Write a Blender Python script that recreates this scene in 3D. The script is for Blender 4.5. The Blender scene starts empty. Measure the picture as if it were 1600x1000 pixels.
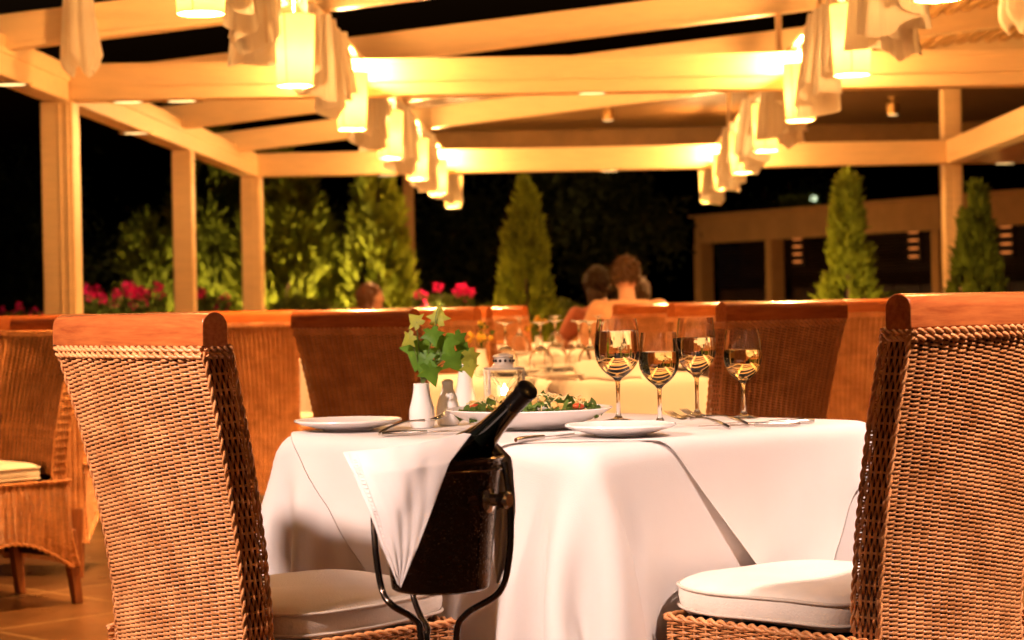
import bpy, math, random
import numpy as np
from mathutils import Vector, Matrix

# ---------------------------------------------------------------- camera, world, exposure
random.seed(7); RNG = np.random.RandomState(11)
SC = bpy.context.scene; COL = SC.collection
PI = math.pi
FPX = 3190.0                                   # focal length in pixels of a 1600 px wide frame
CAM = np.array([0.0, 0.0, 1.0])
_p, _r = 22/FPX, math.radians(1.1)
_f = np.array([0, math.cos(_p), -math.sin(_p)]); _u0 = np.array([0, math.sin(_p), math.cos(_p)]); _r0 = np.array([1.0, 0, 0])
RT = _r0*math.cos(_r) - _u0*math.sin(_r); UP = _u0*math.cos(_r) + _r0*math.sin(_r); FW = _f
cam_d = bpy.data.cameras.new('camera'); cam = bpy.data.objects.new('camera', cam_d); COL.objects.link(cam)
cam.matrix_world = Matrix(((RT[0], UP[0], -FW[0], CAM[0]), (RT[1], UP[1], -FW[1], CAM[1]), (RT[2], UP[2], -FW[2], CAM[2]), (0, 0, 0, 1)))
cam_d.sensor_width = 36; cam_d.lens = FPX/1600*36; cam_d.clip_start = .05; cam_d.clip_end = 600
cam_d.dof.use_dof = True; cam_d.dof.focus_distance = 3.75; cam_d.dof.aperture_fstop = 6.5
SC.camera = cam
SC.view_settings.view_transform = 'Standard'; SC.view_settings.look = 'None'
SC.view_settings.exposure = 1.6; SC.view_settings.gamma = 1.0
SC.cycles.use_denoising = True
SC.cycles.max_bounces = 10; SC.cycles.transmission_bounces = 10; SC.cycles.transparent_max_bounces = 8
SC.cycles.sample_clamp_indirect = 6.0; SC.cycles.blur_glossy = 0.6
W = bpy.data.worlds.new('World'); SC.world = W; W.use_nodes = True
_n = W.node_tree.nodes; _bg = _n['Background']
_sky = _n.new('ShaderNodeTexSky'); _sky.sky_type = 'NISHITA'; _sky.sun_disc = False
_sky.sun_elevation = math.radians(-3.5); _sky.sun_rotation = math.radians(200)
W.node_tree.links.new(_sky.outputs[0], _bg.inputs[0]); _bg.inputs[1].default_value = 0.10

WARM = (1.0, .49, .15); NEAR = (1.0, .74, .62)
ROW_W = 108.0                                    # watts in each pendant bulb
KEY_L_W, KEY_R_W = 190.0, 240.0
def light(name, loc, watts, color, radius=.03, parent=None, kind='POINT', rot=None, size=1.2):
    d = bpy.data.lights.new(name, kind); d.energy = watts; d.color = color; d.shadow_soft_size = radius
    if kind == 'SPOT': d.spot_size = size; d.spot_blend = .6
    o = bpy.data.objects.new(name, d); COL.objects.link(o); o.location = loc
    if rot: o.rotation_euler = rot
    if parent: o.parent = parent
    return o

# ---------------------------------------------------------------- placement helpers
def P(px, py, d):
    v = CAM + FW*d + RT*((px-800)/FPX*d) + UP*((500-py)/FPX*d)
    return Vector(v)
def XA(px, Y, z):                               # world x that shows at column px, for a point at (.., Y, z)
    k = (px-800)/FPX; y, zz = Y-CAM[1], z-CAM[2]
    a = RT[0] - k*FW[0]; b = (RT[1]-k*FW[1])*y + (RT[2]-k*FW[2])*zz
    return -b/a
def ZA(py, px, d): return P(px, py, d).z

# ---------------------------------------------------------------- materials
def S(n, k, v):
    if k in n.inputs: n.inputs[k].default_value = v
def mat(name, col, rough=.6, var=0.0, scale=20, bump=0.0, bscale=60, stretch=(1,1,1), metal=0.0, spec=.5, coat=0.0,
        trans=0.0, ior=1.45, sub=0.0, col2=None, coords='Object', rvar=0.0, sheen=0.0):
    m = bpy.data.materials.new(name); m.use_nodes = True; nt = m.node_tree; b = nt.nodes['Principled BSDF']
    c = (col[0], col[1], col[2], 1)
    S(b,'Base Color',c); S(b,'Roughness',rough); S(b,'Metallic',metal); S(b,'Specular IOR Level',spec)
    S(b,'Coat Weight',coat); S(b,'Coat Roughness',.12); S(b,'Transmission Weight',trans); S(b,'IOR',ior)
    S(b,'Subsurface Weight',sub); S(b,'Sheen Weight',sheen)
    if sub: S(b,'Subsurface Radius',(.01,.006,.004))
    if var or bump or rvar or col2:
        tc = nt.nodes.new('ShaderNodeTexCoord'); mp = nt.nodes.new('ShaderNodeMapping'); mp.inputs['Scale'].default_value = stretch
        nt.links.new(tc.outputs[coords], mp.inputs[0])
    if var or col2 or rvar:
        nz = nt.nodes.new('ShaderNodeTexNoise'); nz.inputs['Scale'].default_value = scale; nz.inputs['Detail'].default_value = 6
        nz.inputs['Roughness'].default_value = .6
        nt.links.new(mp.outputs[0], nz.inputs['Vector'])
        if var or col2:
            rp = nt.nodes.new('ShaderNodeValToRGB'); nt.links.new(nz.outputs[0], rp.inputs[0])
            rp.color_ramp.elements[0].position = .32; rp.color_ramp.elements[1].position = .68
            lo = col2 if col2 else tuple(x*(1-var) for x in col); hi = col if col2 else tuple(min(1, x*(1+var)) for x in col)
            rp.color_ramp.elements[0].color = (*lo, 1); rp.color_ramp.elements[1].color = (*hi, 1)
            nt.links.new(rp.outputs[0], b.inputs['Base Color'])
        if rvar:
            mr = nt.nodes.new('ShaderNodeMapRange'); mr.inputs['To Min'].default_value = max(0, rough-rvar); mr.inputs['To Max'].default_value = rough+rvar
            nt.links.new(nz.outputs[0], mr.inputs[0]); nt.links.new(mr.outputs[0], b.inputs['Roughness'])
    if bump:
        n2 = nt.nodes.new('ShaderNodeTexNoise'); n2.inputs['Scale'].default_value = bscale; n2.inputs['Detail'].default_value = 4
        nt.links.new(mp.outputs[0], n2.inputs['Vector'])
        bp = nt.nodes.new('ShaderNodeBump'); bp.inputs['Strength'].default_value = bump; bp.inputs['Distance'].default_value = .004
        nt.links.new(n2.outputs[0], bp.inputs['Height']); nt.links.new(bp.outputs[0], b.inputs['Normal'])
    return m
def emis(name, col, st):
    m = bpy.data.materials.new(name); m.use_nodes = True; nt = m.node_tree; nt.nodes.clear()
    e = nt.nodes.new('ShaderNodeEmission'); e.inputs[0].default_value = (*col, 1); e.inputs[1].default_value = st
    o = nt.nodes.new('ShaderNodeOutputMaterial'); nt.links.new(e.outputs[0], o.inputs[0]); return m
def thin(name, col, tl, rough=.8, weave=0, var=0):        # cloth, leaf or paper: diffuse with light coming through
    m = mat(name, col, rough, var=var, scale=6, bump=.15 if weave else 0, bscale=weave or 10, spec=.2)
    nt = m.node_tree; b = nt.nodes['Principled BSDF']; o = nt.nodes['Material Output']
    t = nt.nodes.new('ShaderNodeBsdfTranslucent'); t.inputs[0].default_value = (*col, 1)
    mx = nt.nodes.new('ShaderNodeMixShader'); mx.inputs[0].default_value = tl
    nt.links.new(b.outputs[0], mx.inputs[1]); nt.links.new(t.outputs[0], mx.inputs[2]); nt.links.new(mx.outputs[0], o.inputs[0])
    return m
def wicker_mat(name, a, b_, rough=.34):
    m = mat(name, a, rough, col2=b_, scale=16, bump=.3, bscale=300, spec=.5)
    return m
M = dict(
    beam=mat('cream painted timber', (.86,.62,.34), .42, var=.05, scale=5, stretch=(1,6,6), bump=.06, bscale=30, coords='Object'),
    wicker=wicker_mat('tan wicker', (.81,.365,.145), (.47,.18,.058)),
    gap_shade=mat('dark shade backing', (.045,.016,.007), .8, var=.3),
    rail=mat('varnished red brown wood', (.50,.14,.035), .22, col2=(.33,.075,.02), scale=9, stretch=(1,14,14), coat=.5, bump=.04, bscale=40),
    leg=mat('brown wood leg', (.26,.085,.03), .4, var=.25, scale=10, stretch=(8,8,1)),
    cushion=mat('off white cushion canvas', (.80,.70,.62), .85, var=.05, scale=8, bump=.35, bscale=260, spec=.2, sheen=.2),
    piping=mat('cushion piping', (.66,.56,.48), .85, bump=.2, bscale=300),
    linen=thin('white linen', (.88,.82,.80), .24, .85, weave=420, var=.02),
    napkin=thin('napkin cotton', (.80,.73,.73), .05, .85, weave=420, var=.03),
    fabric=thin('cream voile', (.93,.87,.76), .60, .85, weave=120),
    shade=thin('lamp shade parchment', (.96,.84,.56), .58, .7),
    china=mat('white china', (.84,.80,.78), .16, spec=.6, coat=.4, rvar=.05, scale=12),
    steel=mat('cutlery steel', (.62,.58,.55), .2, metal=1, rvar=.08, scale=30),
    bronze=mat('stand tube', (.16,.12,.10), .24, metal=1, rvar=.08, scale=40),
    glass=mat('clear glass', (1,1,1), .0, trans=1, ior=1.36),
    water=mat('water', (1,.98,.95), .0, trans=1, ior=1.24),
    wine=mat('white wine', (1,.92,.62), .0, trans=1, ior=1.25),
    bottle=mat('black green bottle glass', (.006,.007,.005), .06, spec=.8, coat=1, rvar=.03, scale=20),
    foil=mat('bottle foil', (.012,.010,.010), .35, spec=.6, rvar=.1, scale=60),
    ivy=thin('ivy leaf', (.11,.23,.025), .30, .45, var=.5),
    ivyy=thin('pale ivy leaf', (.34,.36,.05), .35, .5, var=.3),
    stem=mat('green stem', (.10,.14,.03), .6, var=.3),
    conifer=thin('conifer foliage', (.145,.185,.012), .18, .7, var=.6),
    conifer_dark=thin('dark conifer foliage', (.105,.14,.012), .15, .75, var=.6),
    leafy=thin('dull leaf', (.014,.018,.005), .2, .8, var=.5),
    plant=thin('geranium leaf', (.075,.10,.018), .2, .7, var=.4),
    petal=thin('crimson petal', (.82,.025,.24), .3, .6, var=.3),
    petal2=thin('yellow petal', (.75,.45,.06), .3, .6, var=.3),
    bark=mat('bark', (.10,.06,.035), .9, var=.4, bump=.5, bscale=30),
    soil=mat('soil', (.03,.02,.012), .95, var=.4),
    plaster=mat('tan plaster', (.42,.20,.065), .85, var=.12, scale=3, bump=.2, bscale=60),
    darkwood=mat('dark brown joinery', (.030,.013,.008), .35, var=.3, scale=6),
    ceil=mat('brown timber ceiling', (.20,.105,.035), .6, var=.22, scale=3, stretch=(1,10,1), bump=.2, bscale=20),
    reed=mat('reed matting', (.62,.36,.13), .7, var=.3, scale=14, stretch=(12,.6,1), bump=.3, bscale=20),
    brass=mat('dull brass', (.6,.38,.15), .35, metal=1),
    iron=mat('whitened lantern metal', (.66,.56,.47), .4, metal=.4, var=.1, rvar=.1),
    wax=mat('candle wax', (.9,.82,.66), .5, sub=.4),
    skin=mat('skin', (.62,.33,.21), .55, sub=.15, var=.06, scale=9),
    hair_d=mat('dark hair', (.035,.016,.008), .5, var=.4, scale=60, bump=.8, bscale=90),
    hair_b=mat('brown hair', (.10,.045,.018), .5, var=.4, scale=60, bump=.8, bscale=90),
    hair_r=mat('auburn hair', (.13,.045,.018), .5, var=.4, scale=60, bump=.8, bscale=90),
    shirt=mat('peach shirt', (.62,.33,.18), .85, var=.08, bump=.4, bscale=20),
    shirt2=mat('pale shirt', (.60,.66,.44), .85, var=.08, bump=.4, bscale=20),
    shirt3=mat('rust top', (.35,.10,.05), .85, var=.08, bump=.4, bscale=20),
    lettuce=thin('salad leaf', (.10,.16,.03), .3, .4, var=.5),
    crouton=mat('crouton', (.62,.36,.10), .7, var=.35, bump=.6, bscale=120),
    shred=mat('shredded cabbage', (.80,.62,.30), .5, var=.2),
    tomato=mat('tomato', (.55,.07,.02), .3, var=.2),
    wire=mat('lamp wire', (.20,.09,.03), .5),
    bulb=emis('lit bulb', (1,.66,.32), 160), flame=emis('candle flame', (1,.66,.26), 26),
    down=emis('downlight lens and lit streak', (1,.60,.22), 1.1), reflection=emis('lit slot', (1,.26,.05), .26),
    globe=emis('lit globe', (.85,1,.62), .55),
)
def floor_mat():
    m = mat('brown slate tiles', (.17,.085,.035), .3, rvar=.12, scale=3)
    nt = m.node_tree; b = nt.nodes['Principled BSDF']
    tc = nt.nodes.new('ShaderNodeTexCoord'); mp = nt.nodes.new('ShaderNodeMapping'); mp.inputs['Rotation'].default_value = (0,0,math.radians(44)); mp.inputs['Location'].default_value = (.13,.22,0)
    br = nt.nodes.new('ShaderNodeTexBrick'); br.offset = 0; br.inputs['Scale'].default_value = 1; br.inputs['Mortar Size'].default_value = .006
    br.inputs['Brick Width'].default_value = .62; br.inputs['Row Height'].default_value = .62; br.inputs['Mortar Smooth'].default_value = .1
    br.inputs['Color1'].default_value = (.20,.095,.038,1); br.inputs['Color2'].default_value = (.145,.07,.03,1); br.inputs['Mortar'].default_value = (.50,.33,.17,1)
    nz = nt.nodes.new('ShaderNodeTexNoise'); nz.inputs['Scale'].default_value = 4; nz.inputs['Detail'].default_value = 8
    mx = nt.nodes.new('ShaderNodeMixRGB'); mx.blend_type = 'MULTIPLY'; mx.inputs[0].default_value = .7
    rp = nt.nodes.new('ShaderNodeValToRGB'); rp.color_ramp.elements[0].position = .3; rp.color_ramp.elements[0].color = (.45,.4,.36,1); rp.color_ramp.elements[1].position = .7; rp.color_ramp.elements[1].color = (1.2,1.1,1,1)
    L = nt.links.new
    L(tc.outputs['Object'], mp.inputs[0]); L(mp.outputs[0], br.inputs[0]); L(tc.outputs['Object'], nz.inputs[0]); L(nz.outputs[0], rp.inputs[0])
    L(br.outputs[0], mx.inputs[1]); L(rp.outputs[0], mx.inputs[2]); L(mx.outputs[0], b.inputs['Base Color'])
    bp = nt.nodes.new('ShaderNodeBump'); bp.inputs['Strength'].default_value = .25; bp.inputs['Distance'].default_value = .01
    L(nz.outputs[0], bp.inputs['Height']); L(bp.outputs[0], b.inputs['Normal'])
    return m
def bucket_mat():
    m = mat('chilled bucket metal', (.10,.075,.06), .22, metal=1)
    nt = m.node_tree; b = nt.nodes['Principled BSDF']; L = nt.links.new
    tc = nt.nodes.new('ShaderNodeTexCoord'); vo = nt.nodes.new('ShaderNodeTexVoronoi'); vo.inputs['Scale'].default_value = 210
    rp = nt.nodes.new('ShaderNodeValToRGB'); rp.color_ramp.elements[0].position = .0; rp.color_ramp.elements[0].color = (1,1,1,1); rp.color_ramp.elements[1].position = .42; rp.color_ramp.elements[1].color = (0,0,0,1)
    nz = nt.nodes.new('ShaderNodeTexNoise'); nz.inputs['Scale'].default_value = 18
    mu = nt.nodes.new('ShaderNodeMath'); mu.operation = 'MULTIPLY'
    bp = nt.nodes.new('ShaderNodeBump'); bp.inputs['Strength'].default_value = .8; bp.inputs['Distance'].default_value = .0022
    L(tc.outputs['Object'], vo.inputs[0]); L(tc.outputs['Object'], nz.inputs[0]); L(vo.outputs['Distance'], rp.inputs[0])
    L(rp.outputs[0], mu.inputs[0]); L(nz.outputs[0], mu.inputs[1]); L(mu.outputs[0], bp.inputs['Height']); L(bp.outputs[0], b.inputs['Normal'])
    mr = nt.nodes.new('ShaderNodeMapRange'); mr.inputs['To Min'].default_value = .10; mr.inputs['To Max'].default_value = .32; L(nz.outputs[0], mr.inputs[0]); L(mr.outputs[0], b.inputs['Roughness'])
    return m
def pleat(m):
    nt = m.node_tree; b = nt.nodes['Principled BSDF']; tc = nt.nodes.new('ShaderNodeTexCoord'); mp = nt.nodes.new('ShaderNodeMapping'); mp.inputs['Scale'].default_value = (26, 26, 1.6)
    nz = nt.nodes.new('ShaderNodeTexNoise'); nz.inputs['Scale'].default_value = 1.0; nz.inputs['Detail'].default_value = 3; bp = nt.nodes.new('ShaderNodeBump'); bp.inputs['Strength'].default_value = .7; bp.inputs['Distance'].default_value = .02
    L = nt.links.new; L(tc.outputs['Object'], mp.inputs[0]); L(mp.outputs[0], nz.inputs[0]); L(nz.outputs[0], bp.inputs['Height']); L(bp.outputs[0], b.inputs['Normal'])
    for n in nt.nodes:
        if n.type == 'BSDF_TRANSLUCENT': L(bp.outputs[0], n.inputs['Normal'])
pleat(M['fabric'])
def wrinkle(m, sc, st):                              # soft ironing creases added under the thread bump
    nt = m.node_tree; b = nt.nodes['Principled BSDF']; old = b.inputs['Normal'].links[0].from_node; L = nt.links.new
    tc = nt.nodes.new('ShaderNodeTexCoord'); nz = nt.nodes.new('ShaderNodeTexNoise'); nz.inputs['Scale'].default_value = sc; nz.inputs['Detail'].default_value = 3; nz.inputs['Distortion'].default_value = 1.2
    try: nz.noise_type = 'RIDGED_MULTIFRACTAL'
    except Exception: pass
    bp = nt.nodes.new('ShaderNodeBump'); bp.inputs['Strength'].default_value = st; bp.inputs['Distance'].default_value = .012
    L(tc.outputs['Object'], nz.inputs[0]); L(nz.outputs[0], bp.inputs['Height']); L(bp.outputs[0], old.inputs['Normal'])
wrinkle(M['linen'], 3.2, .22); wrinkle(M['cushion'], 6, .2)
def shade_glow(m):
    b = m.node_tree.nodes['Principled BSDF']; b.inputs['Emission Color'].default_value = (1, .55, .16, 1); b.inputs['Emission Strength'].default_value = .5
shade_glow(M['shade'])
M['floor'] = floor_mat(); M['bucket'] = bucket_mat()

# ---------------------------------------------------------------- mesh helpers
class MB:
    def __init__(s): s.v = []; s.f = []; s.n = 0
    def add(s, v, f):
        v = np.asarray(v, float).reshape(-1, 3); s.v.append(v)
        if isinstance(f, np.ndarray): s.f.extend((f + s.n).tolist())
        else: s.f.extend([[i+s.n for i in q] for q in f])
        s.n += len(v); return s
    def box(s, x0, x1, y0, y1, z0, z1, rz=0, c=None):
        v = np.array([(x, y, z) for x in (x0, x1) for y in (y0, y1) for z in (z0, z1)], float)
        if rz:
            c0 = np.array(c if c is not None else ((x0+x1)/2, (y0+y1)/2, 0)); w = v - [c0[0], c0[1], 0]
            ca, sa = math.cos(rz), math.sin(rz); v = np.stack([w[:,0]*ca-w[:,1]*sa+c0[0], w[:,0]*sa+w[:,1]*ca+c0[1], w[:,2]], 1)
        return s.add(v, [(0,1,3,2),(4,6,7,5),(0,4,5,1),(2,3,7,6),(0,2,6,4),(1,5,7,3)])
    def bar(s, a, b, w, h, up=(0,0,1)):             # rectangular bar from a to b
        a, b = Vector(a), Vector(b); d = (b-a).normalized(); u = Vector(up); r = d.cross(u).normalized(); u = r.cross(d)
        v = [p + r*(sx*w/2) + u*(sz*h/2) for p in (a, b) for sx in (-1, 1) for sz in (-1, 1)]
        return s.add([tuple(q) for q in v], [(0,1,3,2),(4,6,7,5),(0,4,5,1),(2,3,7,6),(0,2,6,4),(1,5,7,3)])
    def tube(s, pts, r, k=8, cap=True):
        p = np.array([tuple(q) for q in pts], float); n = len(p); r = np.broadcast_to(np.asarray(r, float), (n,))
        t = np.gradient(p, axis=0); t /= np.linalg.norm(t, axis=1)[:, None] + 1e-12
        ref = np.array([0,0,1.0]) if abs(t[0][2]) < .9 else np.array([1.0,0,0]); V = []
        a = np.cross(t[0], ref); a /= np.linalg.norm(a)
        for i in range(n):
            a = a - t[i]*np.dot(a, t[i]); a /= np.linalg.norm(a) + 1e-12; b = np.cross(t[i], a)
            for j in range(k):
                g = 2*PI*j/k; V.append(p[i] + r[i]*(a*math.cos(g) + b*math.sin(g)))
        F = [(i*k+j, i*k+(j+1) % k, (i+1)*k+(j+1) % k, (i+1)*k+j) for i in range(n-1) for j in range(k)]
        if cap: F += [tuple(range(k-1, -1, -1)), tuple(range((n-1)*k, n*k))]
        return s.add(V, F)
    def lathe(s, prof, c=(0,0,0), k=32, sy=1.0, closed=False):
        V = []; n = len(prof)
        for r, z in prof:
            for j in range(k):
                g = 2*PI*j/k; V.append((c[0]+r*math.cos(g), c[1]+r*sy*math.sin(g), c[2]+z))
        F = [(i*k+j, i*k+(j+1) % k, (i+1)*k+(j+1) % k, (i+1)*k+j) for i in range(n-1) for j in range(k)]
        if closed: F += [((n-1)*k+j, (n-1)*k+(j+1) % k, (j+1) % k, j) for j in range(k)]
        else: F += [tuple(range(k-1, -1, -1)), tuple(range((n-1)*k, n*k))]
        return s.add(V, F)
    def ball(s, c, r, k=12, sc=(1,1,1)):
        pr = [(math.sin(PI*i/k), -math.cos(PI*i/k)) for i in range(k+1)]; pr[0] = (1e-4, -1); pr[-1] = (1e-4, 1); V = []; kk = k*2
        for a, z in pr:
            for j in range(kk): g = 2*PI*j/kk; V.append((c[0]+r*sc[0]*a*math.cos(g), c[1]+r*sc[1]*a*math.sin(g), c[2]+r*sc[2]*z))
        F = [(i*kk+j, i*kk+(j+1) % kk, (i+1)*kk+(j+1) % kk, (i+1)*kk+j) for i in range(k) for j in range(kk)]
        F += [tuple(range(kk-1, -1, -1)), tuple(range(k*kk, (k+1)*kk))]
        return s.add(V, F)
    def grid(s, fn, nu, nv, wrap=False):
        V = [tuple(fn(i/nu, j/nv)) for j in range(nv+1) for i in range(nu+1)]
        F = [(j*(nu+1)+i, j*(nu+1)+i+1, (j+1)*(nu+1)+i+1, (j+1)*(nu+1)+i) for j in range(nv) for i in range(nu)]
        return s.add(V, F)
    def poly(s, pts, th):                            # outline in xy extruded in z
        n = len(pts); V = [(x, y, 0) for x, y in pts] + [(x, y, th) for x, y in pts]
        return s.add(V, [tuple(range(n-1, -1, -1)), tuple(range(n, 2*n))] + [(i, (i+1) % n, n+(i+1) % n, n+i) for i in range(n)])
    def xf(s, mtx):
        m = np.array(mtx); s.v = [np.c_[v, np.ones(len(v))] @ m.T[:, :3] for v in s.v]; return s
    def build(s, name, m, parent=None, loc=None, rz=0, smooth=38, bevel=0, sub=0, solid=0):
        me = bpy.data.meshes.new(name); V = np.concatenate(s.v); me.from_pydata(V.tolist(), [], s.f)
        me.materials.append(m if not isinstance(m, str) else M[m])
        if smooth: me.shade_smooth(); me.set_sharp_from_angle(angle=math.radians(smooth))
        else: me.shade_flat()
        me.update(); o = bpy.data.objects.new(name, me); COL.objects.link(o)
        if parent: o.parent = parent
        if loc is not None: o.location = loc
        o.rotation_euler[2] = rz
        if solid: q = o.modifiers.new('solid', 'SOLIDIFY'); q.thickness = solid; q.offset = 0
        if bevel: q = o.modifiers.new('bevel', 'BEVEL'); q.width = bevel; q.segments = 2; q.limit_method = 'ANGLE'
        if sub: q = o.modifiers.new('sub', 'SUBSURF'); q.levels = sub; q.render_levels = sub
        return o
def tag(o, label, cat, group=None, kind=None):
    o['label'] = label; o['category'] = cat
    if group: o['group'] = group
    if kind: o['kind'] = kind
    return o
def struct(o): o['kind'] = 'structure'; return o
def thing(name, label, cat, loc=(0,0,0), rz=0, group=None):
    o = bpy.data.objects.new(name, None); COL.objects.link(o); o.location = loc; o.rotation_euler[2] = rz; o.empty_display_size = .1
    return tag(o, label, cat, group)
def copy_tree(o, parent=None):
    c = o.copy(); COL.objects.link(c); c.parent = parent
    for ch in list(o.children):
        if ch.type != 'LIGHT': copy_tree(ch, c)
    return c
def dup(o, loc, rz, label, group=None, scale=None):
    c = copy_tree(o); c.location = loc; c.rotation_euler[2] = rz; c['label'] = label
    if group: c['group'] = group
    if scale: c.scale = scale
    return c
def quads(n, m):                                    # faces of a grid of n rows by m columns
    i = np.arange(n-1)[:, None]; j = np.arange(m-1)[None, :]; a = i*m+j
    return np.stack([a, a+1, a+m+1, a+m], -1).reshape(-1, 4)

# ---------------------------------------------------------------- weaving
def weave(mb, Sf, nst, nrow, rv=.0021, rn=.0019, amp=.0028, seg=4, stake=.0028, jit=.25, rng=RNG, nseg=30):
    m = nst*seg + 1; u = np.tile(np.linspace(0, 1, m), nrow); j = np.repeat(np.arange(nrow), m); v = (j+.5)/nrow
    e = 1e-3; p = Sf(u, v); du = Sf(np.clip(u+e, 0, 1), v)-Sf(np.clip(u-e, 0, 1), v); dv = Sf(u, np.clip(v+e, 0, 1))-Sf(u, np.clip(v-e, 0, 1))
    n = np.cross(du, dv); n /= np.linalg.norm(n, axis=1)[:, None]+1e-12; dv /= np.linalg.norm(dv, axis=1)[:, None]+1e-12
    jr = rng.uniform(-1, 1, nrow)[j]; ph = rng.uniform(-1, 1, len(u))
    off = amp*np.cos(PI*(u*nst - .5 + j)) * (1+jit*ph*.6)
    p = p + n*off[:, None] + dv*((jr*.0002 + ph*.00015))[:, None]
    fr_ = .5+.5*np.cos(PI*(u*nst - .5 + j)); a = (rv*(1+.16*jr)*(.40+.64*fr_))[:, None]; b = rn
    ring = np.stack([p+dv*a, p+n*b, p-dv*a, p-n*b], 1)              # (N,4,3)
    base = (np.arange(nrow)[:, None]*m + np.arange(m-1)[None, :]).reshape(-1, 1)
    F = []
    for k in range(4):
        k2 = (k+1) % 4; F.append(np.concatenate([base*4+k, base*4+k2, (base+1)*4+k2, (base+1)*4+k], 1))
    mb.add(ring.reshape(-1, 3), np.concatenate(F))
    for k in range(nst):
        uu = np.full(nseg+1, (k+.5)/nst); vv = np.linspace(0, 1, nseg+1); mb.tube(Sf(uu, vv), stake, 5, cap=False)
def rope(mb, path, r, turns, strands=2, k=5, step=6):
    strands = 2; turns = max(2, int(turns*.42))
    p = np.array(path, float); n = turns*step*2+1; t = np.linspace(0, 1, n)
    s = np.linspace(0, 1, len(p)); q = np.stack([np.interp(t, s, p[:, i]) for i in range(3)], 1)
    d = np.gradient(q, axis=0); d /= np.linalg.norm(d, axis=1)[:, None]; a = np.cross(d, [0,0,1.0]); a /= np.linalg.norm(a, axis=1)[:, None]; b = np.cross(d, a)
    for g in range(strands):
        w = 2*PI*(t*turns + g/strands); mb.tube(q + r*.58*(a*np.cos(w)[:, None]+b*np.sin(w)[:, None]), r*.60, k)

# ---------------------------------------------------------------- the wicker chair (faces +y, 1.0 m tall)
ZK = [.10,.20,.30,.42,.50,.60,.70,.80,.90,.95,1.0]
YK = [-.285,-.262,-.245,-.238,-.242,-.254,-.272,-.294,-.320,-.334,-.349]
WK = [.222,.212,.205,.204,.206,.210,.216,.223,.231,.235,.238]
def yb(z): return np.interp(z, ZK, YK)
def wb(z): return np.interp(z, ZK, WK)
TH = .050
def bow(u): return .018*(2*u-1)**2
def back_outer(u, v):
    z = .938 - v*(.938-.13); return np.stack([-(2*u-1)*wb(z), yb(z)+bow(u), z], 1)
def back_inner(u, v):
    z = .938 - v*(.938-.45); return np.stack([(2*u-1)*(wb(z)-.004), yb(z)+TH+bow(u), z], 1)
def side_face(sx):
    def f(u, v):                                     # u runs down the chair, v across the thickness
        z = .938 - u*(.938-.13); t = v if sx > 0 else 1-v
        return np.stack([sx*wb(z)*np.ones_like(t), yb(z)+.018+TH*t, z], 1)
    return f
def skirt_bottom(t): return .13 + .10*np.sin(PI*np.clip(t, 0, 1))**1.0
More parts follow.
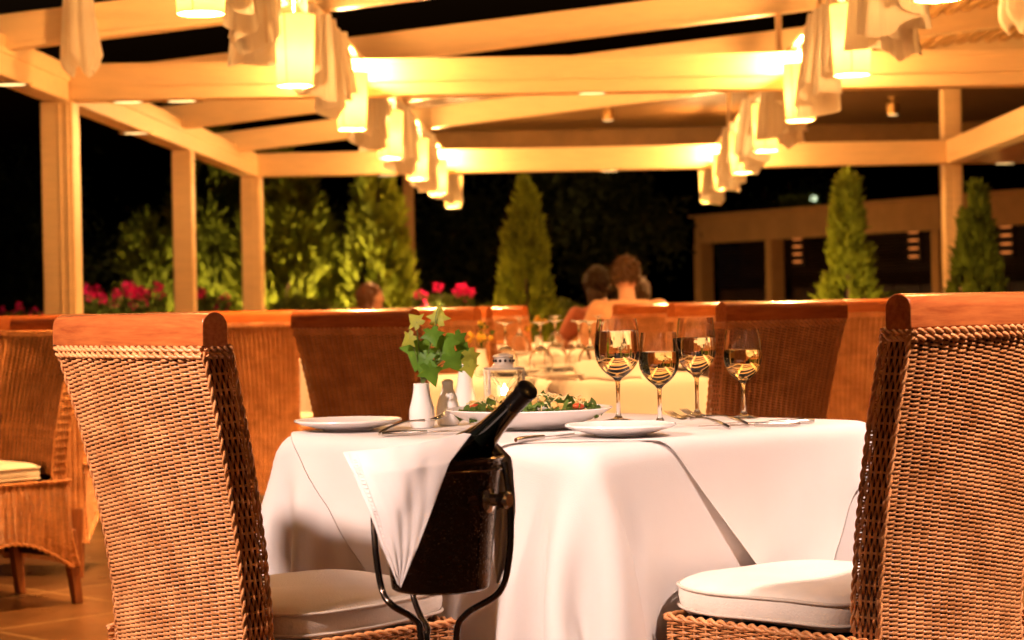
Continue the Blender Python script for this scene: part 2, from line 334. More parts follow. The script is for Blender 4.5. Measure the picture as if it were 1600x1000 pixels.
def make_chair(label):
    root = thing('wicker_chair', label, 'chair')
    mb = MB(); weave(mb, back_outer, 20, 212, rv=.0027, rn=.0018, amp=.0056, jit=.12, stake=.0017)
    weave(mb, back_inner, 16, 84, rv=.0028, rn=.0022, amp=.0026)
    for sx in (-1, 1): weave(mb, side_face(sx), 30, 9, rv=.0030, rn=.0026, amp=.0030, stake=.0022, nseg=3)
    for sx in (-1, 1):                               # rolled edge ropes
        z = np.linspace(.935, .13, 40)
        rope(mb, np.stack([sx*(wb(z)+.001), yb(z)+.016+0*z, z], 1), .0045, 46)
        z = np.linspace(.935, .44, 30); rope(mb, np.stack([sx*(wb(z)), yb(z)+.02+TH, z], 1), .0042, 30)
    bk = mb.build('backrest', 'wicker', root, smooth=80)
    lin = MB()                                       # added dark sheets behind the weave: shade in the gaps, no light through
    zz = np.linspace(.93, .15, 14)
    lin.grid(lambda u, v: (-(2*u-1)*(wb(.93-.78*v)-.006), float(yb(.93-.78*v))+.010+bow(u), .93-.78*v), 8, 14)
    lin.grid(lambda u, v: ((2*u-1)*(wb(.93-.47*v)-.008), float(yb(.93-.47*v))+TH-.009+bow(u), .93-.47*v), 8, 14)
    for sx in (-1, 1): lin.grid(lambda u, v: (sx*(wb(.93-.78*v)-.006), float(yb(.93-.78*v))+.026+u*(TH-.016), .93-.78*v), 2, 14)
    lin.build('shade_backing', 'gap_shade', bk, smooth=80)
    # top rail: rounded top, flat ends, gently bowed
    prof = []; hw = .0245
    for i in range(13): g = PI*i/12; prof.append((hw*math.cos(g), .976+ .024*math.sin(g)))
    prof = [(hw, .945), (hw, .955)] + prof + [(-hw, .955), (-hw, .945), (-hw+.004, .942), (hw-.004, .942)]
    rl = MB(); nx = 14; k = len(prof); V = []; F = []
    y0 = float(yb(.96)) + TH/2 - .002
    for i in range(nx+1):
        u = i/nx; x = (2*u-1)*.243
        for (a, z) in prof: V.append((x, y0 + a + bow(u), z))
    for i in range(nx):
        for j in range(k): F.append((i*k+j, i*k+(j+1) % k, (i+1)*k+(j+1) % k, (i+1)*k+j))
    F += [tuple(range(k-1, -1, -1)), tuple(range(nx*k, (nx+1)*k))]
    rl.add(V, F).build('top_rail', 'rail', root, bevel=.0015)
    br = MB()                                        # plaited border under the rail, all the way round
    uu = np.linspace(0, 1, 30)
    for dz, r, o in ((.940, .0062, -.003), (.929, .0058, -.004)):
        z0 = dz; rope(br, np.stack([-(2*uu-1)*(wb(z0)+.002), yb(z0)+bow(uu)+o, 0*uu+z0], 1), r, 30, 3)
        rope(br, np.stack([-(2*uu-1)*(wb(z0)), yb(z0)+bow(uu)+TH+.003, 0*uu+z0], 1), r, 30, 3)
        for sx in (-1, 1): rope(br, np.stack([0*uu+sx*(wb(z0)+.003), yb(z0)+.018+TH*uu, 0*uu+z0], 1), r, 5, 3)
    br.build('plaited_border', 'wicker', bk, smooth=80)
    # seat box
    sk = MB(); hw2, yr, yf = .214, -.235, .225
    for sx in (-1, 1):
        def fs(u, v, sx=sx):
            y = yr + (yf-yr)*(u if sx < 0 else 1-u); zb_ = skirt_bottom((y-yr)/(yf-yr)); return np.stack([sx*hw2*np.ones_like(u)+sx*.006*v, y - .0*v, .425-(.425-zb_)*v], 1)
        weave(sk, fs, 18, 54, rv=.0026, rn=.0022, amp=.0028, nseg=10)
    def ff(u, v):
        x = (2*u-1)*hw2*-1; zb_ = skirt_bottom(u); return np.stack([x, yf+.006*v+0*u, .425-(.425-zb_)*v], 1)
    weave(sk, ff, 17, 54, rv=.0026, rn=.0022, amp=.0028, nseg=10)
    t = np.linspace(0, 1, 24)
    for sx in (-1, 1):
        rope(sk, np.stack([0*t+sx*(hw2+.003), yr+(yf-yr)*t, 0*t+.428], 1), .0065, 26, 3)
        rope(sk, np.stack([0*t+sx*(hw2+.008), yr+(yf-yr)*t, skirt_bottom(t)-.002], 1), .0065, 26, 3)
        z = np.linspace(.42, .13, 12); rope(sk, np.stack([0*z+sx*(hw2+.003), 0*z+yf+.004, z], 1), .006, 16, 2)
    rope(sk, np.stack([(2*t-1)*hw2, 0*t+yf+.004, 0*t+.428], 1), .0065, 26, 3)
    rope(sk, np.stack([(2*t-1)*hw2, 0*t+yf+.009, skirt_bottom(t)-.002], 1), .0065, 26, 3)
    sb = sk.build('seat_frame', 'wicker', root, smooth=80)
    ln = MB(); ln.box(-hw2+.004, hw2-.004, yr+.02, yf-.004, .24, .424); ln.build('shade_backing', 'gap_shade', sb, smooth=0)  # dark block fills the seat, for shade behind the weave
    # cushion with a rounded front
    cu = MB(); n = 56
    def ring(sc, z, sag=0):
        pts = []
        for i in range(n):
            g = 2*PI*i/n; c_, s_ = math.cos(g), math.sin(g); ex = .36 if s_ < 0 else .62
            x = .212*sc*np.sign(c_)*abs(c_)**ex; y = (.225 if s_ > 0 else .195)*sc*np.sign(s_)*abs(s_)**ex
            pts.append((x, y*1.04+.047, z + sag))
        return pts
    prof = [(.90,.430),(.965,.434),(.992,.445),(1.0,.456),(.998,.468),(.99,.478),(.955,.486),(.88,.492),(.7,.496),(.45,.497),(.2,.494),(.05,.4935)]
    V = []
    for sc, z in prof: V += ring(sc, z)
    F = [(i*n+j, i*n+(j+1) % n, (i+1)*n+(j+1) % n, (i+1)*n+j) for i in range(len(prof)-1) for j in range(n)]
    F += [tuple(range(n-1, -1, -1)), tuple(range((len(prof)-1)*n, len(prof)*n))]
    V = [(x, y, z + .0035*math.sin(19*x+3*y)*math.sin(15*y+2) + (.003*math.sin(40*x+60*y) if z < .48 else 0)) for x, y, z in V]
    co = cu.add(V, F).build('cushion', 'cushion', root, smooth=80)
    pp = MB()
    for sc, z in ((1.0, .4785), (.996, .4415)):
        q = ring(sc, z); q.append(q[0]); q = [(x*1.002, y, zz_+.0035*math.sin(19*x+3*y)*math.sin(15*y+2)) for x, y, zz_ in q]; pp.tube(q, .0032, 6, cap=False)
    pp.build('piping', 'piping', co, smooth=80)
    for sx in (-1, 1):
        for y, tilt in ((-.235, -.03), (.19, .0)):
            lg = MB(); a, b = .021, .015; zt = .26
            v = [(sx*.19+i*a, y+j*a, zt) for i in (-1, 1) for j in (-1, 1)] + [(sx*.195+i*b, y+tilt+j*b, 0) for i in (-1, 1) for j in (-1, 1)]
            lg.add(v, [(0,1,3,2),(4,6,7,5),(0,2,6,4),(1,5,7,3),(0,4,5,1),(2,3,7,6)]).build('leg', 'leg', root, bevel=.003)
    return root

# ---------------------------------------------------------------- cloth that hangs by itself (position based simulation)
def drape(n, size, half, top, rot=0, shift=(0,0), steps=230, iters=12, obst=(), floor=.012, seed=3, gap=.004, rnd=.009, grav=.16):
    rng = np.random.RandomState(seed); L = size/(n-1)
    g = (np.arange(n)/(n-1)-.5)*size; X, Y = np.meshgrid(g, g, indexing='ij'); c, s = math.cos(rot), math.sin(rot)
    p = np.stack([X*c-Y*s+shift[0], X*s+Y*c+shift[1], np.full_like(X, top+gap+.002)], -1) + rng.normal(0, .0012, (n, n, 3)); q = p.copy()
    R2 = L*math.sqrt(2)
    def sets():
        out = []
        for a in (0, 1):
            out.append((np.s_[a:n-1:2, :], np.s_[a+1:n:2, :], L)); out.append((np.s_[:, a:n-1:2], np.s_[:, a+1:n:2], L))
            for b in (0, 1):
                i0, i1 = np.arange(a, n-1, 2), np.arange(b, n-1, 2)
                if len(i0) and len(i1):
                    out.append((np.ix_(i0, i1), np.ix_(i0+1, i1+1), R2)); out.append((np.ix_(i0+1, i1), np.ix_(i0, i1+1), R2))
        for a in (0, 1, 2, 3):                       # light bending
            out.append((np.s_[a:n-2:4, :], np.s_[a+2:n:4, :], -2*L)); out.append((np.s_[:, a:n-2:4], np.s_[:, a+2:n:4], -2*L))
        return out
    C = sets(); dt2 = (1/45.)**2*9.8
    for st in range(steps):
        vel = (p-q)*(.965 if st < steps*.7 else .85); q = p.copy(); p = p + vel; p[..., 2] -= dt2*grav
        for it in range(iters):
            for A, B, r in C:
                a, b = p[A], p[B]
                m_ = min(a.shape[0], b.shape[0]); k_ = min(a.shape[1], b.shape[1])
                a, b = a[:m_, :k_], b[:m_, :k_]
                d = b-a; l = np.linalg.norm(d, axis=-1, keepdims=True)+1e-9
                if r < 0: w = .022*np.clip((l+r), None, 0)/l*.5
                elif r == L: w = .5*(l-r)/l
                else: w = .22*(l-r)/l
                a = a + d*w; b = b - d*w
                if isinstance(A[0], np.ndarray): p[A] = a; p[B] = b
                else: p[A][:m_, :k_] = a; p[B][:m_, :k_] = b
            # rounded table box
            hz = .5*(top-.25); cz = (top+.25)/2; RR = rnd; H = np.array([half-RR, half-RR, hz-RR])
            w3 = p - np.array([0, 0, cz]); sg = np.where(w3 < 0, -1., 1.); qd = np.abs(w3)-H
            mp_ = np.maximum(qd, 0); ln_ = np.linalg.norm(mp_, axis=-1); mi = qd.max(-1)
            gin = (qd == mi[..., None])*1.0; outside = ln_ > 1e-7
            gr = np.where(outside[..., None], mp_/(ln_[..., None]+1e-12), gin); dd_ = np.where(outside, ln_, mi)-RR
            pen = np.clip(gap-dd_, 0, None); p = p + gr*sg*pen[..., None]
            fr = (pen > 0) & (gr[..., 2] > .5)
            q[..., 0] = np.where(fr, q[..., 0]*.3+p[..., 0]*.7, q[..., 0]); q[..., 1] = np.where(fr, q[..., 1]*.3+p[..., 1]*.7, q[..., 1])
            for (cx, cy, hx, hy, zt, ang) in obst:   # chair seats and legs the cloth meets
                ca, sa = math.cos(ang), math.sin(ang); ux = (p[..., 0]-cx)*ca+(p[..., 1]-cy)*sa; uy = -(p[..., 0]-cx)*sa+(p[..., 1]-cy)*ca
                inn = (np.abs(ux) < hx) & (np.abs(uy) < hy) & (p[..., 2] < zt); ny = np.where(inn, hy, uy)
                p[..., 0] = np.where(inn, cx+ux*ca-ny*sa, p[..., 0]); p[..., 1] = np.where(inn, cy+ux*sa+ny*ca, p[..., 1])
            p[..., 2] = np.maximum(p[..., 2], floor)
    return p
def cloth_mb(p):
    n, m = p.shape[:2]; mb = MB(); mb.add(p.reshape(-1, 3), quads(n, m)); return mb

# ================================================================= THE SETTING
ground = struct(MB().box(-250, 250, -60, 400, -.3, -.006).build('ground', mat('dark lawn', (.02,.028,.01), .95, var=.4, scale=3, bump=.5, bscale=30), smooth=0))
struct(MB().box(-7, 8.5, -6, 20.2, -.2, 0).build('terrace_floor', 'floor', smooth=0))

# ---------------------------------------------------------------- pergola
SL = .033; XL0, XR0 = -2.545, 3.775            # side beams: x at y = 11.6, and their drift with y
def xl(y): return XL0 + (y-11.6)*SL
def xr(y): return XR0 + (y-11.6)*SL
YF, YB = 11.6, 18.4; ZB0, ZB1 = 2.205, 2.415
perg = thing('pergola', 'cream timber pergola with slanting rafters over the dining terrace', 'pergola', (0, 0, 0))
def beam(a, b, w, h, name='beam'):
    mb = MB(); mb.bar(a, b, w, h); o = mb.build(name, 'beam', perg, bevel=.006)
    return o
zc = (ZB0+ZB1)/2; bh = ZB1-ZB0
beam((xl(YF)+.07, YF, zc), (XR0+1.2, YF, zc-.02), .14, bh)
mb = MB(); mb.bar((xl(YF)+.08, YF-.075, zc-.012), (XR0+1.2, YF-.075, zc-.032), .012, .03); mb.bar((xl(YF)+.08, YF-.073, ZB1-.02), (XR0+1.2, YF-.073, ZB1-.04), .02, .03); mb.build('moulding', 'beam', perg)
beam((xl(YB)+.07, YB, zc), (XR0+3.4, YB, zc), .14, bh)
mb = MB(); mb.bar((xl(YB)+.08, YB-.075, zc+.03), (XR0+3.4, YB-.075, zc+.03), .012, .03); mb.build('moulding', 'beam', perg)
beam((xl(YB+.07), YB+.07, zc-.003), (xl(-4.), -4., zc-.003), .14, bh)
mb = MB(); mb.bar((xl(YB-.1)+.075, YB-.1, zc+.02), (xl(-4.)+.075, -4., zc+.02), .012, .03); mb.build('moulding', 'beam', perg)
beam((xr(YB), YB-.071, zc-.003), (xr(-4.), -4., zc-.003), .14, bh)
mb = MB(); mb.bar((xr(YB-.2)-.075, YB-.2, zc-.03), (xr(-4.)-.075, -4., zc-.03), .012, .03); mb.build('moulding', 'beam', perg)
def post(x, y, w, top, flutes=True):
    mb = MB(); h = w/2; mb.box(x-h, x+h, y-h, y+h, 0, top); o = mb.build('post', 'beam', perg, bevel=.008)
    if flutes:
        q = MB()
        for dx in (h*.15, h*.62): q.box(x+dx-.008, x+dx+.008, y-h-.008, y-h+.001, .3, top-.02)
        q.build('cover_strip', 'beam', o, bevel=.003)
    q = MB(); q.box(x-h-.02, x+h+.02, y-h-.02, y+h+.02, 0, .12); q.build('plinth', 'beam', o, bevel=.008)
post(xl(YF), YF, .185, ZB0-.001); post(xl(15.2), 15.2, .15, ZB0-.004, False); post(xl(YB), YB, .18, ZB0-.001)
post(xr(YB)+.02, YB+.16, .165, 3.0); post(xr(YF), YF, .17, ZB0-.022)
SR = .105
for yy in (-3.5, -1.2, 1.1, 3.5, 5.75, 8.0, 10.3, 12.6, 14.9, 17.2):
    x0, x1 = xl(yy)-.12, xr(yy)+.5; z0 = 2.42
    mb = MB(); mb.bar((x0, yy, z0), (x1, yy, z0+(x1-x0)*SR), .075, .15, up=(0,0,1)); o = mb.build('rafter', 'beam', perg, bevel=.004)
    mb = MB(); mb.bar((x0, yy, z0-.09), (x1, yy, z0-.09+(x1-x0)*SR), .10, .028); mb.build('batten', 'beam', o, bevel=.003)
# reed matting over the right-hand strip
rm = thing('reed_roof', 'strip of orange reed matting laid over the rafters at right', 'roof', (0,0,0))
mb = MB()
for k in range(15):
    x = 3.13 + k*.125
    mb.tube([(x+(y-16)*SL, y, 2.51+(x-xl(16))*SR+.012*math.sin(y*2+k)) for y in np.linspace(7.5, 19.3+.15*math.sin(k*1.7), 12)], .047, 6)
mb.build('reed_slats', 'reed', rm)
mb = MB()
for yy in (9.2, 11.5, 13.8, 16.1, 18.6): mb.bar((3.1, yy, 2.58+.6*SR+ .5), (5.0, yy, 2.58+.6*SR+.7), .05, .04)
mb.build('cross_batten', 'beam', rm)
# timber canopy beyond the far beam
cn = thing('timber_canopy', 'brown timber canopy ceiling beyond the far pergola beam', 'canopy', (0,0,0))
cx0, cx1 = XA(560, 20, 2.9), 8.5
MB().box(cx0, cx1, 18.75, 22.6, 2.93, 3.0).build('ceiling', 'ceil', cn, bevel=.004)
MB().box(cx0, cx1, 22.45, 22.6, 2.70, 2.927).build('fascia', 'ceil', cn, bevel=.004)
MB().box(cx0, cx0+.14, 18.76, 22.44, 2.72, 2.928).build('edge_beam', 'ceil', cn, bevel=.004)
for px in (640, 1480, 1750):
    x = XA(px, 22.5, 1.5); MB().box(x-.06, x+.06, 22.46, 22.58, 0, 2.699).build('post', 'ceil', cn, bevel=.005)
for px, lab in ((950, 'small brass ceiling spotlight under the brown canopy, left of two'), (1395, 'small brass ceiling spotlight under the brown canopy, right of two')):
    x = XA(px, 19.6, 2.8); t = thing('ceiling_spotlight', lab, 'spotlight', (x, 19.6, 2.93), 0, 'spotlights under the canopy')
    MB().lathe([(.045,0),(.045,-.012),(.012,-.014),(.012,-.05),(.055,-.055),(.06,-.12),(.052,-.165),(.001,-.165)][::-1]).build('housing', 'brass', t)
    MB().lathe([(.001,-.167),(.045,-.167),(.045,-.17),(.001,-.171)]).build('lens', emis('dim lens', (1,.55,.2), .7), t)
# downlights let into the beams
DN = [(200,YF,0),(284,YF,0),(925,YF,0),(1395,YF,0),(1592,YF,0),(605,YB,0),(952,YB,0),(1570,YB,0)]
wh = ['second', 'left']
dl0 = None
def downlight(x, y, lab, big=1.0):
    global dl0
    if dl0 is None:
        t = thing('recessed_downlight', lab, 'downlight', (x, y, ZB0), 0, 'downlights under the pergola beams')
        MB().lathe([(.075,-.001),(.115,-.001),(.115,-.006),(.105,-.009),(.075,-.006)], closed=True, sy=.5).build('bezel', 'brass', t)
        MB().lathe([(.001,-.003),(.085,-.003),(.075,-.009),(.001,-.010)][::-1], sy=.5).build('lens', 'down', t); dl0 = t  # wide glowing lens also stands for the streak of light on the beam
        return t
    return dup(dl0, (x, y, ZB0), 0, lab)
labs = ['lit downlight under the front beam just right of the front left post', 'faint downlight under the front beam, second right of the front left post',
        'lit downlight under the middle of the front beam', 'lit downlight under the front beam above the right wicker chair', 'lit downlight under the front beam at the right frame edge',
        'lit downlight under the far beam left of the left lamp row', 'lit downlight under the middle of the far beam', 'lit downlight under the far beam right of the right post']
for (px, y, _), lab in zip(DN, labs): downlight(XA(px, y, ZB0), y, lab)
downlight(xl(10.6), 10.6, 'lit downlight under the left side beam nearer than the front left post')
downlight(xl(13.6), 13.6, 'lit downlight under the left side beam just past the front left post')
downlight(xr(14.5), 14.5, 'lit downlight under the right side beam beyond the right post')

# ---------------------------------------------------------------- pendant rows with cloth swags
DL = [6.86+2.26*k for k in range(7)]; ZL = 2.0
def row_x(side, y): return (-.95 + (y-9.04)*.034) if side < 0 else (1.535 + (y-9.04)*.040)
lamp0 = None
def pendant(x, y, lab, group, watts, color):
    global lamp0
    if lamp0 is None:
        t = thing('pendant_lamp', lab, 'lamp', (x, y, ZL), 0, group)
        mb = MB(); k = 40
        mb.lathe([(.078,0),(.094,.315)], k=k); mb.f = mb.f[:-2]
        sh = mb.build('lamp_shade', 'shade', t, solid=.0015)
        mb = MB(); mb.tube([(.0795*math.cos(a), .0795*math.sin(a), .001) for a in np.linspace(0, 2*PI, 40)], .0022, 6, cap=False)
        mb.tube([(.095*math.cos(a), .095*math.sin(a), .315) for a in np.linspace(0, 2*PI, 40)], .0022, 6, cap=False)
        for a in (-1.75, .34, 2.44): mb.tube([(.0805*math.cos(a), .0805*math.sin(a), 0), (.0965*math.cos(a), .0965*math.sin(a), .315)], .0022, 6)
        mb.build('wire_frame', 'wire', sh)
        MB().ball((0,0,.13), .030, 10, (1,1,1.2)).build('bulb', 'bulb', t)
        mb = MB(); mb.lathe([(.001,.165),(.02,.165),(.022,.23),(.010,.24),(.001,.24)]); mb.tube([(0,0,.235),(0,0,.455)], .004, 6); mb.build('socket', 'beam', t)
        lamp0 = t
    else: t = dup(lamp0, (x, y, ZL), random.uniform(-.5, .5), lab, group)
    light('bulb_light', (0, 0, .06), watts, color, .03, t)
    light('bulb_uplight', (.0, 0, .36), watts*.34, color, .03, t)
    return t
ordn = ['nearest', 'second nearest', 'third nearest', 'fourth', 'fifth', 'sixth', 'farthest']
for side, sn in ((-1, 'left'), (1, 'right')):
    for k, y in enumerate(DL):
        pendant(row_x(side, y), y, f'lit parchment pendant lamp, {ordn[k]} in the {sn} row under the pergola', f'pendant lamps in the {sn} row', ROW_W, WARM)
# the rows run on over the near tables, above the picture
for side, sn in ((-1, 'left'), (1, 'right')):
    for k, y in enumerate((4.6, 2.34, .08)):
        pendant(row_x(side, y), y, f'lit parchment pendant lamp {("over the far side of","over the near side of","behind")[k]} the front table, {sn} row', f'pendant lamps in the {sn} row', ROW_W*((.06,.05,.05) if side < 0 else (.06,.03,.04))[k], WARM)
def swag(side, y0, y1, lab, w=1.0, dz=0, seed=0):
    rg = random.Random(seed); xm = row_x(side, (y0+y1)/2); ym = (y0+y1)/2
    L = (y1-y0); ph = rg.uniform(0, 6); zt = 2.445; nS, nV = 260, 16; npl = 12
    def f(u, v):
        e = math.sin(PI*min(max(u, .001), .999)); e1 = e**1.9; w9 = 2*PI*(npl*u+.5*math.sin(4*u+ph))
        amp = (.014+(.050+.050*v)*e1*w)*(1+.35*math.sin(5.3*u*PI+ph))*(1+.25*math.sin(w9*.31+2*ph))
        x = amp*(math.sin(w9)+.22*math.sin(3*w9+ph))*.9 + .035*e1*v*math.sin(3*u*PI+ph)
        drop = .03+(.37+dz)*e**1.15*(1+.16*math.sin(w9*.5+ph)+.05*math.sin(w9*1.7)) + .02*e
        y = y0+L*u+.012*math.cos(w9*2)+.03*v*math.sin(w9+1)*e
        z = zt-drop*v+.010*math.sin(2*PI*(2*v)+w9*.4)*e*v
        return (row_x(side, y)-xm+x, y-ym, z-2.0)
    mb = MB(); mb.grid(f, nS, nV)
    o = mb.build('fabric_swag', 'fabric', loc=(xm, ym, 2.0), smooth=180)
    tag(o, lab, 'drape', f'cream fabric swags of the {"left" if side < 0 else "right"} lamp row')
names = ['before the second lamp', 'between the second and third lamps', 'between the third and fourth lamps', 'between the fourth and fifth lamps', 'between the fifth and sixth lamps', 'between the sixth and last lamps']
for side, sn in ((-1, 'left'), (1, 'right')):
    for k in range(6):
        swag(side, DL[k]+.22, DL[k+1]-.22, f'crumpled cream fabric swag {names[k]} of the {sn} row', (.80 if side < 0 else .92), 0 if side < 0 else .03, k*7+(side > 0)*50)
    rail = thing('lamp_rail', f'thin cream rail carrying the {sn} row of pendant lamps', 'rail', (0,0,0), 0, 'rails carrying the pendant rows')
    MB().bar((row_x(side, -.5), -.5, 2.455), (row_x(side, 20.6), 20.6, 2.455), .03, .03).build('track', 'beam', rail)
    for yy in (5.75, 8.0, 10.3, 12.6, 14.9, 17.2):
        x = row_x(side, yy); zt = 2.33+(x-xl(yy)+.12)*SR
        if zt > 2.5: MB().bar((x, yy, 2.47), (x, yy, zt), .035, .035, up=(0,1,0)).build('hanger', 'beam', rail)
def bundle(x, y, z0, z1, r, lab, m='fabric', seed=1, grp=None):
    rg = random.Random(seed); a0 = rg.uniform(0, 6)
    def f(u, v):
        a = 2*PI*u; z = z1+(z0-z1)*v; rr = r*(.75+.3*v-.15*math.sin(PI*v*1.3))*(1+.16*math.sin(7*a+a0+2*v)+.1*math.sin(12*a+5*v))
        if v > .94: rr *= 1-.5*(v-.94)/.06
        return (rr*math.cos(a)+.01*math.sin(6*v+a0), .8*rr*math.sin(a), z-z0 + (.03*math.sin(3*a+a0) if v > .9 else 0))
    mb = MB(); mb.grid(f, 44, 26); o = mb.build('gathered_curtain', m, loc=(x, y, z0), smooth=80, sub=1); tag(o, lab, 'curtain', grp)
yc = 10.2; bundle(XA(127, yc, 2.3), yc, ZA(112, 127, yc), 2.95, .085, 'gathered cream curtain hanging over the front beam at top left', seed=4)
yc = 9.0; bundle(XA(1588, yc, 2.3), yc, ZA(44, 1588, yc), 2.95, .075, 'gathered pale curtain hanging in the top right corner', seed=9)

# ================================================================= NEAR TABLE
NC = np.array([.132, 3.66]); E2 = np.array([.695, .719]); E1 = np.array([-.719, .695]); TS = .9
TANG = math.atan2(E2[1], E2[0]); TC = NC + (E1+E2)*TS/2; TZ = .738
def local(x, y):
    d = np.array([x, y])-TC; return (d@E2, d@E1)
# chairs drawn up to the near table
CH_L = (-.605, 3.555, math.radians(-48)); CH_R = (.757, 3.515, math.radians(44))
def seat_obst(c):                                   # the seat as a box in table coordinates
    fx, fy = -math.sin(c[2]), math.cos(c[2]); lx, ly = local(c[0]+fx*.235, c[1]+fy*.235)
    return (lx, ly, .26, .24, .51, c[2]-TANG)
def chair_root(c):                                  # c gives the rear centre of the seat
    fx, fy = -math.sin(c[2]), math.cos(c[2]); return (c[0]+fx*.238, c[1]+fy*.238, 0)
chair = make_chair('tan wicker chair at the near left of the front table, back to the viewer')
chair['group'] = 'wicker dining chairs'; chair.location = chair_root(CH_L); chair.rotation_euler[2] = CH_L[2]
dup(chair, chair_root(CH_R), CH_R[2], 'tan wicker chair cut by the right frame edge, red wooden rail shining', scale=(1.035, 1.03, 1.008))
def table(x, y, lab, group='dining tables'):
    t = thing('dining_table', lab, 'table', (x, y, 0), TANG, group)
    MB().box(-.42, .42, -.42, .42, TZ-.035, TZ-.006).build('tabletop', 'leg', t, bevel=.004)
    for sx in (-1, 1):
        for sy in (-1, 1): MB().box(sx*.36-.03, sx*.36+.03, sy*.36-.03, sy*.36+.03, 0, TZ-.036).build('leg', 'leg', t, bevel=.004)
    return t
t1 = table(TC[0], TC[1], 'square table under the white cloth in the foreground')
p_main = drape(80, 2.12, .45, TZ, steps=300, iters=13, obst=(seat_obst(CH_L), seat_obst(CH_R)), seed=5)
cl = cloth_mb(p_main).build('tablecloth', 'linen', loc=(TC[0], TC[1], 0), rz=TANG, smooth=180, sub=1, solid=.0012)
tag(cl, 'white floor length tablecloth on the foreground table', 'tablecloth')
def topper(shift, seed, n=56, size=1.24): return drape(n, size, .4525, TZ+.002, rot=PI/4, shift=shift, steps=240, iters=11, seed=seed, gap=.004)
p_top = topper((.08, .05), 8)
def outside(pt, pm, gap=.0016):                      # keep the overcloth outside the folds of the cloth below
    for ax, ot in ((0, 1), (1, 0)):
        for sg in (-1, 1):
            m = pm[(sg*pm[:, :, ax] > .44) & (pm[:, :, 2] < TZ+.01)]
            if not len(m): continue
            h = (sg*pt[:, :, ax] > .44) & (pt[:, :, 2] < TZ-.004) & (np.abs(pt[:, :, ot]) < .47)
            for i, j in zip(*np.nonzero(h)):
                v = pt[i, j]; d = np.hypot(m[:, ot]-v[ot], m[:, 2]-v[2]); w = np.clip(1-d/.055, 0, 1)
                lim = (sg*m[:, ax]*(w > 0)).max() if (w > 0).any() else -9
                mean = (sg*m[:, ax]*w).sum()/w.sum() if w.sum() > 0 else -9
                need = max(.35*lim+.65*mean, mean) + gap
                if sg*v[ax] < need: pt[i, j, ax] = sg*need
    for _ in range(2):                               # relax the hanging part
        q = pt.copy(); q[1:-1, 1:-1] = (pt[1:-1, 1:-1]*2+pt[:-2, 1:-1]+pt[2:, 1:-1]+pt[1:-1, :-2]+pt[1:-1, 2:])/6
        hang = (pt[..., 2] < TZ-.01)[..., None]; pt = np.where(hang, q, pt)
    n = pt.shape[0]; I, J = np.meshgrid(np.arange(n), np.arange(n), indexing='ij'); ed = np.minimum(np.minimum(I, n-1-I), np.minimum(J, n-1-J))
    dr = np.clip((TZ-pt[..., 2])/.34, 0, 1); lift = .030*dr*(1-.45*dr)*np.exp(-ed/3.2)*(1+.5*np.sin(I*.33+J*.21))
    for ax in (0, 1):                                # hems curl away from the cloth below
        for sg in (-1, 1):
            f_ = (sg*pt[..., ax] > .452) & (pt[..., 2] < TZ-.01); pt[..., ax] = np.where(f_, pt[..., ax]+sg*lift, pt[..., ax])
    return pt
p_top = outside(p_top, p_main)
tp = cloth_mb(p_top).build('table_topper', 'linen', loc=(TC[0], TC[1], 0), rz=TANG, smooth=180, sub=1, solid=.0006)
tag(tp, 'white square overcloth laid cornerwise on the foreground table', 'tablecloth')
ZT = TZ+.0078                                        # where things stand

# ---- crockery
def plate_mb(r, rim=.35, h=.020):
    mb = MB(); f = r*.62
    pr = [(.001,.004),(f*.9,.004),(f,.006),(r*.93,h*.8),(r,h),(r-.001,h+.0035),(r*.92,h*.85+.004),(f+.004,.010),(f*.9,.009),(.001,.009)]
    mb.lathe([(.001,0),(f*.75,0),(f*.78,.0045)]+pr[2:], k=64); return mb
def beads(mb, r, z, n, q=.0022):
    for i in range(n): a = 2*PI*i/n; mb.ball((r*math.cos(a), r*math.sin(a), z), q, 4)
def plate(px, y, r, lab, z=ZT, bead=True):
    t = thing('plate', lab, 'plate', (XA(px, y, z), y, z), 0, 'white plates'); pl = plate_mb(r).build('dish', 'china', t)
    if bead: mb = MB(); beads(mb, r*.955, .0205, 60, .0028); mb.build('beaded_rim', 'china', pl)
    return t
pA = plate(544, 4.285, .113, 'white side plate at the left corner of the front table')
pB = plate(970, 3.94, .108, 'white side plate nearest the viewer, below the wine glasses')
# salad bowl
y = 4.24; bw = thing('salad_bowl', 'wide white bowl of salad in the middle of the front table', 'bowl', (XA(827, y, .77), y, ZT))
MB().lathe([(.001,0),(.085,0),(.088,.004),(.13,.017),(.168,.036),(.174,.0405),(.172,.0425),(.165,.040),(.125,.022),(.08,.010),(.001,.009)], k=72).build('dish', 'china', bw)
sx0, sy0 = XA(827, y, .77), y
sal = thing('salad', 'mixed salad of green leaves, croutons and shreds heaped in the white bowl', 'salad', (sx0, sy0, ZT+.012))
rg = random.Random(5)
def hill(x, y): return .040*max(0, 1-((x/.155)**2+(y/.155)**2))**.6 + .006
mb = MB()
for i in range(120):
    a = rg.uniform(0, 2*PI); r = .148*math.sqrt(rg.random()); x, yy = r*math.cos(a), r*math.sin(a); z = hill(x, yy)+rg.uniform(-.006, .008)
    w, l, tl, az = rg.uniform(.010,.02), rg.uniform(.018,.036), rg.uniform(-.9,.9), rg.uniform(0, 2*PI)
    R = Matrix.Translation((x, yy, z)) @ Matrix.Rotation(az, 4, 'Z') @ Matrix.Rotation(tl, 4, 'Y')
    g = MB(); k1, k2 = rg.uniform(-1, 1), rg.uniform(3, 7)
    g.grid(lambda u, v: (l*(u-.5), w*(v-.5)*math.sin(PI*min(max(u,.06),.94))*2, .006*math.sin(k2*u+3*v)+.007*k1*(u-.5)), 6, 4); g.xf(R); mb.add(np.concatenate(g.v), g.f)
